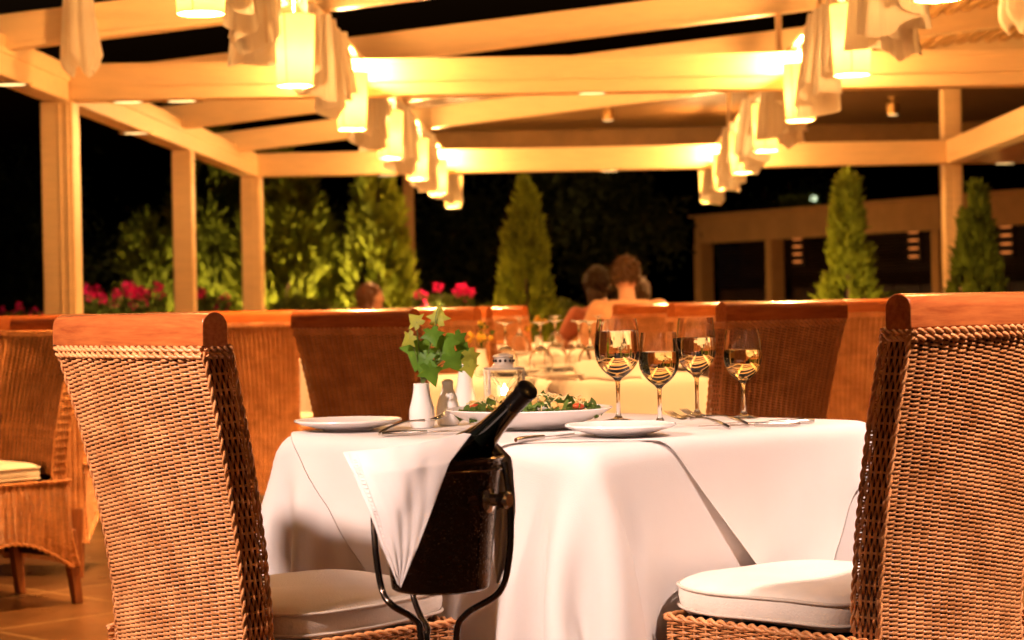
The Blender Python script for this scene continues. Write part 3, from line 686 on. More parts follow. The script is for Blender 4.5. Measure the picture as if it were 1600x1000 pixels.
mb.build('lettuce', 'lettuce', sal, smooth=80)
mb = MB()
for i in range(44):
    a = rg.uniform(0, 2*PI); r = .12*math.sqrt(rg.random()); x, yy = r*math.cos(a), r*math.sin(a); z = hill(x, yy)+rg.uniform(-.002, .012); q = rg.uniform(.004,.009)
    g = MB(); g.box(-q, q, -q*.9, q*.9, -q*.8, q*.8); g.xf(Matrix.Translation((x, yy, z)) @ Matrix.Rotation(rg.uniform(0, 3), 4, (rg.random(), rg.random(), 1))); mb.add(np.concatenate(g.v), g.f)
o = mb.build('croutons', 'crouton', sal, bevel=.002)
mb = MB()
for i in range(110):
    ox = -.05 if i % 2 else .06; x, yy = ox+rg.gauss(0, .035), rg.gauss(0, .04); z = hill(x, yy)+rg.uniform(0, .012); a = rg.uniform(0, 2*PI); l = rg.uniform(.012,.028)
    mb.tube([(x+l*s*math.cos(a), yy+l*s*math.sin(a), z+.006*math.sin(3*s+i)) for s in (-1, -.4, .3, 1)], .0012, 4)
mb.build('shreds', 'shred', sal)
mb = MB()
for x, yy in ((.10, -.06), (.085, .05), (-.02, -.10), (.03, .09), (-.11, -.03)): mb.ball((x, yy, hill(x, yy)+.004), .010, 6, (1.3, .9, .7))
mb.build('tomato_pieces', 'tomato', sal)
for ch in sal.children: ch['kind'] = 'stuff'

# ---- bottles, vases
def vase_mb(h, r, neck):
    n = neck
    return MB().lathe([(.001,0),(r*.82,0),(r*.9,.003),(r,h*.22),(r*.97,h*.42),(r*.74,h*.66),(n,h*.84),(n*.96,h*.95),(n*1.02,h),(n*.82,h),(n*.78,h*.85),(r*.6,h*.62),(r*.8,h*.3),(.001,h*.1)], k=40)
y = 4.33; va = thing('vase', 'small white china vase holding ivy on the front table', 'vase', (XA(659, y, .79), y, ZT)); vase_mb(.094, .0275, .0175).build('body', 'china', va)
y = 4.40; vb = thing('pepper_shaker', 'small white china shaker just right of the ivy vase', 'shaker', (XA(700, y, .79), y, ZT)); sb_ = vase_mb(.092, .026, .0125).build('body', 'china', vb)
MB().lathe([(.001,.090),(.0125,.090),(.012,.0955),(.007,.099),(.001,.0995)]).build('cap', 'china', vb)
y = 4.62; vc = thing('bud_vase', 'slender white bud vase behind the shaker', 'vase', (XA(727, y, .8), y, ZT)); vase_mb(.125, .024, .015).build('body', 'china', vc)
# ivy
def ivy_leaf(mb, c, nrm, upv, s, rg):
    out = [(0,-.32),(.18,-.50),(.52,-.42),(.40,-.12),(.86,.10),(.42,.30),(.30,.52),(0,1.0),(-.30,.52),(-.42,.30),(-.86,.10),(-.40,-.12),(-.52,-.42),(-.18,-.50)]
    n = Vector(nrm).normalized(); u = Vector(upv); u = (u-n*u.dot(n)).normalized(); r = u.cross(n); c = Vector(c); V = [c]; cv = rg.uniform(.1,.3)
    for x, yy in out: V.append(c + r*(x*s) + u*(yy*s) + n*(-cv*s*(x*x*.9+yy*yy*.35)+.06*s*math.sin(7*x+4*yy)))
    mids = []
    for i, (x, yy) in enumerate(out): x2, y2 = x*.5, yy*.5; V.append(c + r*(x2*s) + u*(y2*s) + n*(-cv*s*(x2*x2*.9+y2*y2*.35) + (.045*s if i % 2 else -.02*s)))
    k = len(out); F = []
    for i in range(k):
        j = (i+1) % k; F.append((0, 1+k+i, 1+k+j)); F.append((1+k+i, 1+i, 1+j, 1+k+j))
    mb.add([tuple(v) for v in V], F)
iv = thing('ivy_sprig', 'sprig of broad green ivy leaves standing in the white vase', 'plant', va.location + Vector((0,0,.09)))
rg = random.Random(12); m1, m2, ms = MB(), MB(), MB()
base = P(659, 592, 4.33)
LV = [(655,545,.034,0,(.1,-1,.1),(-.2,0,-1)),(672,578,.026,0,(.5,-1,.3),(.3,0,-1)),(697,533,.026,0,(.2,-1,.5),(.1,0,-1)),(684,498,.022,1,(-.2,-1,.2),(.1,0,1)),
      (706,560,.026,0,(.4,-1,.1),(.7,0,-.8)),(716,528,.021,0,(.6,-1,.4),(.5,0,-.6)),(651,503,.019,1,(-.3,-1,.3),(-.5,0,.5)),(735,556,.022,1,(.5,-1,.2),(.4,0,-1)),
      (640,528,.018,1,(-.5,-1,.2),(-.6,0,-.4)),(675,520,.022,0,(0,-1,.7),(.2,0,-1)),(733,572,.018,1,(.3,-1,.2),(.2,0,-1)),(664,562,.026,0,(-.4,-1,.2),(-.4,0,-1)),(722,548,.022,0,(0,-1,.8),(.8,0,-.3)),(690,548,.024,0,(-.2,-1,.4),(-.3,0,-1))]
io = Vector(iv.location)
for i, (px, py, s, kind, n_, u_) in enumerate(LV):
    c = P(px, py, 4.33+rg.uniform(-.035, .03)) ; ivy_leaf(m2 if kind else m1, c-io, n_, u_, s*1.5, rg)
    md = (base+c)/2 + Vector((rg.uniform(-.01,.01), .01, .022)); q = [base-Vector((0,0,.02))-io, base-io, md-io, c-io]
    pts = [q[0]*(1-t)**3+q[1]*3*t*(1-t)**2+q[2]*3*t*t*(1-t)+q[3]*t**3 for t in np.linspace(0, 1, 9)]; ms.tube(pts, .0011, 5)
c = P(684, 480, 4.33); ms.tube([P(690,560,4.33)-io, P(680,500,4.33)-io, c-io, P(690,474,4.33)-io, P(694,480,4.33)-io], .0009, 5)
m1.build('leaf_cluster', 'ivy', iv, smooth=75); m2.build('pale_leaves', 'ivyy', iv, smooth=75); ms.build('stems', 'stem', iv)
# lantern with a candle
y = 4.62; lx = XA(788, y, .82); lt = thing('candle_lantern', 'small white metal lantern with crossed wires on the front table', 'lantern', (lx, y, ZT), math.radians(8))
hw = .039; mb = MB(); mb.box(-hw-.004, hw+.004, -hw-.004, hw+.004, 0, .010); mb.box(-hw-.002, hw+.002, -hw-.002, hw+.002, .110, .116)
for i in (-1, 1):
    for j in (-1, 1): mb.box(i*hw-.003, i*hw+.003, j*hw-.003, j*hw+.003, .0102, .1098)
mb.build('frame', 'iron', lt, bevel=.001)
mb = MB(); mb.lathe([(.030,.1162),(.026,.122),(.022,.124),(.022,.138),(.026,.140),(.024,.143),(.010,.147),(.001,.148)], k=4*6); mb.build('roof', 'iron', lt)
mb = MB()
for i in range(12): a = 2*PI*i/12; mb.ball((.0225*math.cos(a), .0225*math.sin(a), .131), .0035, 5)
mb.build('vent_beads', 'darkwood', lt)
mb = MB()
for s in (-1, 1):
    for d in (-1, 1):
        mb.tube([(-hw*d, s*hw, .012), (hw*d, s*hw, .108)], .0011, 5); mb.tube([(s*hw, -hw*d, .012), (s*hw, hw*d, .108)], .0011, 5)
mb.build('cross_wires', 'iron', lt)
mb = MB()
for s in (-1, 1): mb.box(-hw+.0035, hw-.0035, s*hw*.93-.0006, s*hw*.93+.0006, .0105, .109); mb.box(s*hw*.93-.0006, s*hw*.93+.0006, -hw*.9, hw*.9, .0105, .109)
mb.build('panes', 'glass', lt, smooth=0)
cd = thing('candle', 'lit tea candle burning inside the white lantern', 'candle', (lx, y, ZT+.0101)); MB().lathe([(.001,0),(.019,0),(.019,.030),(.017,.031),(.001,.029)]).build('wax', 'wax', cd)
MB().lathe([(.001,.031),(.005,.037),(.0075,.045),(.006,.055),(.003,.064),(.0005,.070)], k=14).build('flame', 'flame', cd)
light('candle_light', (0, 0, .055), .55, (1,.62,.25), .008, cd)

# ---- glasses
def glass_profile(h, r, stem=.42, rim=.86):
    b0 = h*stem; out = []
    out += [(.001,0),(r*.78,0),(r*.80,.0012),(r*.6,.003),(.010,.007),(.0048,.016),(.0040,b0*.6),(.0048,b0*.92),(.010,b0)]
    for t in np.linspace(.08, 1, 13):
        rr = r*(math.sin(min(t/.46, 1)*PI/2)**.52) if t < .46 else r*(1-(1-rim)*((t-.46)/.54)**1.6)
        out.append((max(rr, .011), b0+(h-b0)*t))
    inn = [(max(a-.0011, .0006), z) for a, z in out[-13:]][::-1]; inn += [(.004, b0+.006), (.0006, b0+.0045)]
    return out, inn, b0
def glass_thing(px, y, h, r, lab, fill=None, fm='wine', grp='stemmed glasses on the front table', z=ZT, inv=False):
    t = thing('wine_glass', lab, 'glass', (XA(px, y, z+h/2), y, z), 0, grp)
    o, i_, b0 = glass_profile(h, r); MB().lathe(o+i_, k=48).build('bowl_and_stem', 'glass', t, smooth=70)
    if fill:
        zt = b0+(h-b0)*fill; pr = [(a+.00035, zz) for a, zz in i_[::-1] if zz < zt]; pr[0] = (.0006, pr[0][1]-.0003)
        rr = np.interp(zt, [q[1] for q in i_[::-1]], [q[0] for q in i_[::-1]])+.00035
        pr += [(rr, zt), (rr-.0012, zt-.0006), (.0006, zt-.0006)]; MB().lathe(pr, k=48).build('wine' if fm == 'wine' else 'water', fm, t, smooth=70)
    if inv: t.rotation_euler[0] = PI; t.location.z = z+h
    return t
glass_thing(965, 4.42, .222, .0495, 'largest stemmed glass full of water, leftmost of the four on the front table', .80, 'water')
glass_thing(1030, 4.28, .193, .0425, 'stemmed glass well filled with golden wine, second from left on the front table', .64, 'wine')
glass_thing(1088, 4.54, .220, .0445, 'tall water glass third from left on the front table', .66, 'water')
glass_thing(1161, 4.46, .192, .0415, 'stemmed glass of pale wine, rightmost on the front table', .62, 'wine')

# ---- cutlery
def fork_mb(l=.195):
    mb = MB(); h = l*.62
    n = 12; V = []; F = []
    ts = np.linspace(0, 1, n); ws = np.interp(ts, [0,.08,.5,.85,1], [.006,.009,.0045,.0035,.006]); zs = .002+.010*np.sin(PI*ts*.9)
    mb.tube([(0, h*t, z) for t, z in zip(ts, zs)], ws*.55, 8)
    mb.grid(lambda u, v: ((2*u-1)*(.006+.006*min(1, v*1.6)), h+.028*v, .0065-.005*math.sin(PI*v*.8)), 8, 8)
    for k in range(4):
        x = -.0105+k*.007; mb.tube([(x*(1-.1*s), h+.026+(l-h-.026)*s, .0025+.010*s*s) for s in np.linspace(0, 1, 6)], [.0016]*5+[.0007], 6)
    return mb
def knife_mb(l=.21):
    mb = MB(); h = l*.45; mb.tube([(0, h*t, .0045) for t in np.linspace(0, 1, 8)], np.interp(np.linspace(0,1,8), [0,.1,.7,1], [.004,.006,.005,.004]), 8)
    mb.add([(x, yy, z) for (x, yy) in ((-.004,h),(.007,h+.01),(.0095,h+.05),(.007,l-.02),(-.004,l),(-.005,h+.04)) for z in (.0035,.0048)],
           [(0,2,4,6,8,10),(11,9,7,5,3,1)]+[(2*i, 2*i+1, (2*i+3) % 12, (2*i+2) % 12) for i in range(6)])
    return mb
def place_cut(kind, pxa, ya, pxb, yb_, lab, z=ZT, tilt=0.0, z1=None):
    a = Vector((XA(pxa, ya, z), ya, z)); b = Vector((XA(pxb, yb_, z), yb_, z)); d = b-a
    t = tag((fork_mb() if kind == 'fork' else knife_mb()).build(kind, 'steel', None, loc=a, smooth=60), lab, kind, f'{kind}s on the front table')
    t.rotation_euler = (tilt, 0, math.atan2(-d.x, d.y)); return t
f1 = place_cut('fork', 592, 4.10, 716, 4.24, 'silver fork lying just right of the left side plate, tines raised', tilt=.15)
place_cut('knife', 596, 4.06, 705, 4.11, 'silver knife lying below the ivy vase')
place_cut('knife', 806, 3.80, 905, 3.98, 'silver knife on the front edge of the table, left of the near plate')
place_cut('fork', 1140, 4.08, 992, 4.33, 'silver fork with tines toward the largest water glass', tilt=.09)
place_cut('fork', 1170, 4.16, 1035, 4.36, 'silver fork with tines between the two middle glasses', tilt=.09)
place_cut('knife', 1272, 4.22, 1120, 4.20, 'silver knife lying rightmost on the front table')
place_cut('knife', 1250, 4.15, 1085, 4.13, 'silver knife just nearer than the rightmost knife')

# ---------------------------------------------------------------- ice bucket, stand, bottle, napkin
by = 3.13; bx = XA(686, by, .68); zb, zr = .568, .770
bk = thing('ice_bucket', 'steel ice bucket with beads of water in front of the table', 'bucket', (bx, by, zb))
hh = zr-zb
MB().lathe([(.001,0),(.070,0),(.0745,.003),(.0755,.008),(.098,hh-.006),(.101,hh-.004),(.1025,hh),(.100,hh+.003),(.0965,hh),(.0955,hh-.01),(.073,.010),(.001,.008)], k=96).build('pail', 'bucket', bk)
for s in (-1, 1):
    mb = MB(); a = s; R = Matrix.Rotation(PI/2*s, 4, 'Y')
    g = MB(); g.lathe([(.001,0),(.020,0),(.020,.004),(.010,.008),(.009,.020),(.0125,.024),(.0135,.036),(.010,.040),(.001,.040)], k=24)
    g.xf(Matrix.Rotation(-.55, 4, 'Z') @ Matrix.Translation((s*.088, 0, hh-.062)) @ R); g.build('lug', 'steel', bk)
st = thing('bucket_stand', 'bent metal tube stand carrying the ice bucket', 'stand', (bx, by, 0))
def spl(pts, n=40):
    p = np.array([tuple(q) for q in pts], float); m = len(p); t = np.linspace(0, m-1, n); out = []
    for s in t:
        i = min(int(s), m-2); f = s-i; p0, p1, p2, p3 = p[max(i-1,0)], p[i], p[i+1], p[min(i+2,m-1)]
        out.append(.5*((2*p1)+(-p0+p2)*f+(2*p0-5*p1+4*p2-p3)*f*f+(-p0+3*p1-3*p2+p3)*f**3))
    return out
so = Vector((bx, by, 0))
ring = [(.1035*math.cos(a), .1035*math.sin(a), zr-.016) for a in np.linspace(0, 2*PI, 60)]
MB().tube(ring, .0022, 8, cap=False).build('ring', 'bronze', st)
tubes = [[P(788,722,3.09)-so, P(797,790,3.08)-so, P(796,868,3.08)-so, P(780,925,3.09)-so, P(728,960,3.11)-so, P(713,1000,3.12)-so, P(714,1150,3.12)-so, P(770,1330,3.0)-so],
         [P(583,760,3.16)-so, P(586,850,3.13)-so, P(596,918,3.12)-so, P(612,945,3.10)-so, P(648,968,3.12)-so, P(658,1000,3.12)-so, P(660,1150,3.12)-so, P(600,1330,3.0)-so],
         [P(640,715,3.24)-so, P(643,860,3.24)-so, P(645,925,3.22)-so, P(657,962,3.18)-so, P(668,982,3.15)-so, P(668,1010,3.14)-so, P(690,1150,3.14)-so, P(690,1300,3.35)-so]]
for q in tubes:
    q = list(q); q[-1].z = .006; q.insert(-1, Vector((q[-2].x*.6+q[-1].x*.4, q[-2].y*.6+q[-1].y*.4, .10)))
    MB().tube(spl(q, 70), .0052, 10).build('leg', 'bronze', st)
mb = MB(); mb.tube([(.022*math.cos(a), .022*math.sin(a), .42) for a in np.linspace(0, 2*PI, 30)], .004, 8, cap=False); mb.build('collar', 'bronze', st)
# the bottle leaning in the bucket
tip = P(826, 607, 3.02); lo = P(738, 702, 3.14); d = (tip-lo).normalized()
bt = thing('wine_bottle', 'dark wine bottle leaning in the ice bucket', 'bottle', tip - d*.300)
Rb = d.to_track_quat('Z', 'Y').to_matrix().to_4x4()
MB().lathe([(.001,.006),(.030,0),(.0365,.004),(.0375,.02),(.0375,.095),(.0365,.108),(.034,.120),(.030,.133),(.0262,.147),(.0228,.163),(.0198,.182),(.0176,.203),(.0160,.228),(.0150,.255),(.0146,.27),(.0146,.292)], k=48).xf(Rb).build('body', 'bottle', bt, smooth=60)
MB().lathe([(.0150,.238),(.0152,.286),(.0165,.287),(.0165,.297),(.0150,.2985),(.0130,.300),(.001,.3)], k=40).xf(Rb).build('foil', 'foil', bt)
mb = MB(); rg = random.Random(3)
for i in range(46):
    a = rg.uniform(0, 2*PI); r = .08*math.sqrt(rg.random()); q = rg.uniform(.010,.015)
    g = MB(); g.box(-q, q, -q, q, -q, q); g.xf(Matrix.Translation((r*math.cos(a), r*math.sin(a), .155-.02*rg.random())) @ Matrix.Rotation(rg.uniform(0, 3), 4, (rg.random(), rg.random(), rg.random()+.1))); mb.add(np.concatenate(g.v), g.f)
tag(mb.build('ice_cubes', 'water', loc=(bx, by, zb), bevel=.003), 'ice cubes filling the steel bucket', 'ice', kind='stuff')
# napkin over the rim: a triangular fall on the left, a narrow one on the right
nk = thing('napkin', 'white hemstitched napkin draped over the side of the ice bucket', 'napkin', (bx, by, zr))
no = Vector((bx, by, zr))
def fall(u, v):                                      # u across, v down
    lt_ = [(535,706,3.10),(552,742,3.08),(577,800,3.04),(598,858,3.02),(622,914,3.00)]
    rt_ = [(742,672,3.06),(703,722,3.00),(678,790,3.00),(652,858,2.99),(626,919,3.00)]
    def lerp(L, t):
        t *= len(L)-1; i = min(int(t), len(L)-2); f = t-i; f = f*f*(3-2*f)*.35+f*.65; return [L[i][k]*(1-f)+L[i+1][k]*f for k in range(3)]
    a, b = lerp(lt_, v), lerp(rt_, v); px, py, dd = [a[k]*(1-u)+b[k]*u for k in range(3)]
    e = (1-v); py -= 6*math.sin(PI*u)*(1-v)**3*-1.0 ; dd += -.016*math.sin(PI*u)*e + .0042*math.sin(2*PI*(1.3*u+.5*v))*(.35+.65*e) + .0022*math.sin(15*u+9*v)*e + .0012*math.sin(31*u-14*v)
    dd += .045*max(0, .16-v)/.16*(.4+u)
    return P(px, py, dd)-no
mb = MB(); mb.grid(fall, 34, 40); nf = mb.build('left_fall', 'napkin', nk, smooth=180, sub=1, solid=.0012)
mb = MB()
for i in range(34):                                 # drawn-thread hem down the left edge
    v = .10+.84*i/34; p1, p2 = fall(.055+.06*v*v, v), fall(.055+.06*v*v+.030+.05*v*v, v+.004); n_ = Vector((0, -.0010, .0002)); mb.tube([p1+n_, (p1+p2)/2+n_*1.3, p2+n_], .0010, 5)
for uu in (.04, .10): mb.tube([fall(uu+.07*v*v, v)+Vector((0,-.0014,0)) for v in np.linspace(.04, .93, 30)], .0007, 5)
mb.build('hemstitch', 'napkin', nf)
def back_fall(u, v):
    pts_l = [(742,672,3.10),(775,712,3.17),(772,800,3.19),(772,880,3.19),(776,912,3.19)]; pts_r = [(775,690,3.14),(800,716,3.17),(806,790,3.17),(800,860,3.18),(778,914,3.19)]
    def lerp(L, t):
        t *= len(L)-1; i = min(int(t), len(L)-2); f = t-i; return [L[i][k]*(1-f)+L[i+1][k]*f for k in range(3)]
    a, b = lerp(pts_l, v), lerp(pts_r, v); px, py, dd = [a[k]*(1-u)+b[k]*u for k in range(3)]
    return P(px, py, dd+.006*math.sin(9*u+3*v))-no
mb = MB(); mb.grid(back_fall, 12, 24); mb.build('right_fall', 'napkin', nk, smooth=180, sub=1, solid=.0012)

# ================================================================= OTHER TABLES AND CHAIRS
p_gen = drape(58, 2.0, .45, TZ, steps=240, iters=9, seed=21)
p_short = drape(46, 1.45, .45, TZ, steps=200, iters=9, seed=33)
def lay(me_from, name, x, y, lab, grp):
    o = bpy.data.objects.new(name, me_from.data); COL.objects.link(o); o.location = (x, y, 0); o.rotation_euler[2] = TANG
    for md in me_from.modifiers:
        q = o.modifiers.new(md.name, md.type)
        if md.type == 'SOLIDIFY': q.thickness = .0012; q.offset = 0
        else: q.levels = q.render_levels = 1
    return tag(o, lab, 'tablecloth', grp)
T2 = (TC[0]+.05, TC[1]+3.42); T3 = (TC[0]+.16, TC[1]+6.8); T4 = (TC[0]+.30, TC[1]+9.4); TLa = (-2.36, 6.35); TLb = (-1.62, 10.7)
table(*T2, 'square table under the second white cloth, right behind the front table'); table(*T3, 'square clothed table third in the middle row, behind the glasses')
table(*T4, 'square clothed table in front of the seated people'); table(*TLa, 'clothed table at the left frame edge'); table(*TLb, 'clothed table behind the left wicker chairs')
c2 = cloth_mb(p_gen).build('tablecloth', 'linen', loc=(*T2, 0), rz=TANG, smooth=180, sub=1, solid=.0012); tag(c2, 'cream lit tablecloth on the second table behind the front table', 'tablecloth', 'cloths on the farther tables')
lay(c2, 'tablecloth', *T3, 'cream tablecloth on the third table of the middle row', 'cloths on the farther tables')
lay(c2, 'tablecloth', *T4, 'cream tablecloth on the table of the seated people', 'cloths on the farther tables')
c5 = cloth_mb(p_short).build('tablecloth', 'linen', loc=(*TLa, 0), rz=TANG, smooth=180, sub=1, solid=.0012); tag(c5, 'cream tablecloth corner hanging at the left frame edge', 'tablecloth', 'cloths on the farther tables')
lay(c5, 'tablecloth', *TLb, 'cream tablecloth glimpsed between the left wicker chairs', 'cloths on the farther tables')
def place_chair(px, y, deg, lab):                   # px, y of the middle of the top rail
    rz = math.radians(deg); fx, fy = -math.sin(rz), math.cos(rz); x = XA(px, y, .98)
    dup(chair, (x+fx*.33, y+fy*.33, 0), rz, lab)
place_chair(541, 6.15, -38, 'brown wicker chair just behind the left of the front table, pale rail end')
place_chair(1236, 5.95, 36, 'wicker chair behind the right of the front table, past the rightmost glass')
place_chair(1125, 8.2, 40, 'wicker chair half hidden behind the chair past the rightmost glass')
place_chair(668, 8.4, -40, 'wicker chair seen above the ivy, right of the brown wicker chair')
place_chair(698, 9.9, -40, 'wicker chair rail end peeping out just right of the ivy top')
place_chair(760, 11.2, -38, 'wicker chair with orange rail left of the pale lit cypress')
place_chair(1022, 10.6, 40, 'wicker chair directly behind the seated man')
place_chair(385, 9.6, -8, 'striped wicker chair back between the left front chair and the brown one')
place_chair(300, 10.3, -4, 'wicker chair back mostly hidden by the left front chair rail')
place_chair(1350, 8.6, 6, 'orange wicker chair back beside the right front chair')
place_chair(28, 7.7, -6, 'red brown striped wicker chair at the left frame edge')
place_chair(92, 7.25, 133, 'golden wicker chair seen from its side at far left, cream cushion')

# second table settings
Z2 = TZ+.0055
for px, y, lab in ((845, 7.1, 'upturned wine glass leftmost on the second table'), (905, 7.35, 'upturned wine glass in the middle of the second table'), (922, 7.0, 'upturned wine glass just left of the largest water glass'), ):
    glass_thing(px, y, .20, .042, lab, None, grp='upturned glasses on the second table', z=Z2, inv=True)
for px, y, lab in ((868, 7.75, 'upturned wine glass at the back of the second table'), (790, 7.2, 'upturned wine glass behind the candle lantern'), (935, 10.2, 'upturned wine glass in front of the seated woman'), (812, 10.4, 'upturned wine glass on the third table left'), (868, 10.6, 'upturned wine glass on the third table right')):
    glass_thing(px, y, .20, .042, lab, None, grp='upturned glasses on the second table', z=Z2, inv=True)
def plate2(px, y, lab): t = thing('plate', lab, 'plate', (XA(px, y, Z2), y, Z2), 0, 'white plates'); plate_mb(.118).build('dish', 'china', t)
plate2(878, 6.98, 'white plate on the second table under the upturned glasses'); plate2(1085, 7.72, 'white plate at the right corner of the second table')
plate2(800, 7.5, 'white plate on the second table behind the lantern'); plate2(880, 7.95, 'white plate at the back of the second table'); plate2(800, 10.35, 'white plate on the third table')
def tent(px, y, lab, s=.09, rz=.3, z=Z2):
    mb = MB(); mb.grid(lambda u, v: ((u-.5)*2*s*(1-.25*abs(v-.5)), (v-.5)*1.1*s, .55*s*(1-abs(2*v-1)**1.2)*(1-.2*(2*u-1)**2)+.004*math.sin(9*u)), 14, 14)
    tag(mb.build('folded_napkin', 'linen', loc=(XA(px, y, z), y, z+.001), rz=rz, smooth=60, solid=.003), lab, 'napkin', 'napkins folded on the farther tables')
tent(950, 6.95, 'tent folded napkin behind the largest water glass', .12, .1); tent(800, 7.7, 'upright folded napkin above the lantern', .10, 1.2); tent(1010, 7.55, 'folded napkin behind the golden wine glass', .11, -.2)
tent(765, 10.3, 'folded napkin on the third table', .11, .4)
y = 7.55; q = thing('vase', 'small white vase with pale flowers on the second table', 'vase', (XA(752, y, .8), y, Z2)); vase_mb(.10, .028, .018).build('body', 'china', q)
def posy(loc, r, n, lab, pet='petal', seed=1, fl=.35):
    rg = random.Random(seed); t = thing('posy', lab, 'flowers', loc); a, b, c = MB(), MB(), MB()
    for i in range(n):
        g, h = rg.uniform(0, 2*PI), rg.random(); p = (r*h*math.cos(g), r*h*math.sin(g), r*(.5+1.1*(1-h*h)*rg.random()))
        a.tube([(0,0,-.02), (p[0]*.5, p[1]*.5, p[2]*.6), p], .001, 4)
        if rg.random() < fl: b.ball(p, r*.17, 5)
        else: ivy_leaf(c, p, (rg.gauss(0,1), rg.gauss(0,1), 1), (rg.gauss(0,1), rg.gauss(0,1), .4), r*.28, rg)
    a.build('stems', 'stem', t); b.build('blossoms', pet, t); c.build('leaves', 'plant', t)
posy((q.location.x, q.location.y, Z2+.10), .06, 26, 'pale yellow posy in the small vase on the second table', 'petal2', 4, .5)
y = 10.45; q = thing('vase', 'white vase on the third table below the pale lit cypress', 'vase', (XA(842, y, .8), y, Z2)); vase_mb(.10, .028, .018).build('body', 'china', q)
posy((q.location.x, q.location.y, Z2+.10), .07, 26, 'leafy posy in the vase on the third table', 'petal2', 9, .25)

# ================================================================= GARDEN BEHIND
wl = tag(MB().box(-6.5, 8.5, 19.35, 19.8, -.1, .80).build('planter_wall', 'plaster', bevel=.01), 'low plastered planter wall behind the last tables', 'wall')
struct(MB().box(-6.4, 8.4, 19.4, 19.75, .801, .83).build('soil', 'soil', smooth=0))
def frond_cloud(pos, dirs, ln, wd, rng, mb):        # many small pointed sprays: pos, dirs (N,3)
    N = len(pos); d = dirs/np.linalg.norm(dirs, axis=1)[:, None]; r = np.cross(d, rng.normal(0, 1, (N, 3))); r /= np.linalg.norm(r, axis=1)[:, None]; n = np.cross(d, r)
    L = ln*rng.uniform(.6, 1.3, N)[:, None]; Wd = wd*rng.uniform(.6, 1.3, N)[:, None]
    pts = np.stack([pos, pos+d*L*.35+r*Wd+n*Wd*.3, pos+d*L, pos+d*L*.35-r*Wd+n*Wd*.3], 1)
    mb.add(pts.reshape(-1, 3), (np.arange(N)[:, None]*4+np.arange(4)[None, :]))
def cypress(px, y, h, r, lab, m='conifer', seed=1, spike=.5, n=9000, ln=.10, wd=.019, grp='conifers behind the terrace', lumps=130, z0=0.0):
    rng = np.random.RandomState(seed); t = thing('conifer', lab, 'tree', (XA(px, y, 1.4), y, 0), 0, grp)
    MB().tube([(0,0,0),(.01,0,h*.4),(0,0,h*.8)], [.035,.025,.006], 8).build('trunk', 'bark', t)
    lz = rng.uniform(.05, 1, lumps)**.85; la = rng.uniform(0, 2*PI, lumps)      # sprays gathered in clumps
    k = rng.randint(0, lumps, n); fr = np.clip(lz[k], 0, 1); rad = r*(1-fr)**.88*(1+.05*np.sin(fr*20))+.03
    cl = np.stack([rad*.86*np.cos(la[k]), rad*.86*np.sin(la[k]), .12+(h-.12)*fr*.93], 1)
    sc = (.05+.15*rad)[:, None]; off = rng.normal(0, 1, (n, 3)); off /= np.linalg.norm(off, axis=1)[:, None]; off *= rng.uniform(.3, 1, n)[:, None]
    pos = cl + off*sc*np.array([.5, .5, 1.9]); pos[:, 2] = np.clip(pos[:, 2], .05, h*.985)
    out = pos*[1, 1, 0]; out /= np.linalg.norm(out, axis=1)[:, None]+1e-6
    dirs = out*spike + np.array([0, 0, 1.0]) + rng.normal(0, .28, (n, 3))
    mb = MB(); frond_cloud(pos, dirs, ln, wd, rng, mb)
    # leader
    p2 = np.stack([rng.normal(0, .02, 260), rng.normal(0, .02, 260), h*(.86+.14*rng.random_sample(260))], 1); frond_cloud(p2, np.tile([0,0,1.0], (260,1))+rng.normal(0,.3,(260,3)), ln*.8, wd, rng, mb)
    mb.build('crown', m, t, smooth=0); return t
cypress(820, 14.6, 1.88, .30, 'pale lit narrow cypress in the middle, behind the tables', seed=3, n=10000)
cypress(1325, 16.0, 1.98, .32, 'lit narrow cypress left of the right pergola post', seed=5, n=10000)
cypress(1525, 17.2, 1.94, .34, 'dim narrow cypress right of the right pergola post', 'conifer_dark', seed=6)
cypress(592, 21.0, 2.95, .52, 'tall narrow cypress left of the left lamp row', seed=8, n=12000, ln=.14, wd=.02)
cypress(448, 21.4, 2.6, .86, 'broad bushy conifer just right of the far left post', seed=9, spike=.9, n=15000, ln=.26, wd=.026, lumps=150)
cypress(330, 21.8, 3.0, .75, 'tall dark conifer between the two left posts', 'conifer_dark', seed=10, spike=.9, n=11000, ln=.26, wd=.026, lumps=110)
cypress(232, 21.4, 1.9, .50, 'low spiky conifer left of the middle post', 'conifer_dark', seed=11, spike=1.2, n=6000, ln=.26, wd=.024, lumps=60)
def leafy_tree(px, y, h, r, lab, seed=1, n=5000):
    rng = np.random.RandomState(seed); t = thing('broadleaf_tree', lab, 'tree', (XA(px, y, 2), y, 0), 0, 'dim trees in the dark'); tr = MB(); tr.tube([(0,0,0),(.1,0,h*.4),(0,.1,h*.75)], [.10,.07,.02], 8)
    C = rng.normal(0, .45, (16, 3))*[r, r, r*.8]+[0, 0, h*.62]
    for c in C[:7]: tr.tube([(.05,0,h*.4), tuple(c*.5+np.array([0,0,h*.25])), tuple(c)], [.04,.02,.008], 6)
    tr.build('trunk', 'bark', t)
    k = rng.randint(0, 16, n); pos = C[k]+rng.normal(0, .24*r, (n, 3)); mb = MB(); frond_cloud(pos, rng.normal(0, 1, (n, 3)), .15, .04, rng, mb); mb.build('crown', 'leafy', t, smooth=0)
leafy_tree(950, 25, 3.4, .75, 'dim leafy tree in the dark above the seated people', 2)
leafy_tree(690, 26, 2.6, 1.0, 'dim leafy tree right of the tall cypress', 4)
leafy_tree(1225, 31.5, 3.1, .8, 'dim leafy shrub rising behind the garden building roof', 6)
leafy_tree(60, 25, 2.6, 1.2, 'dim leafy tree in the dark left of the front left post', 7)
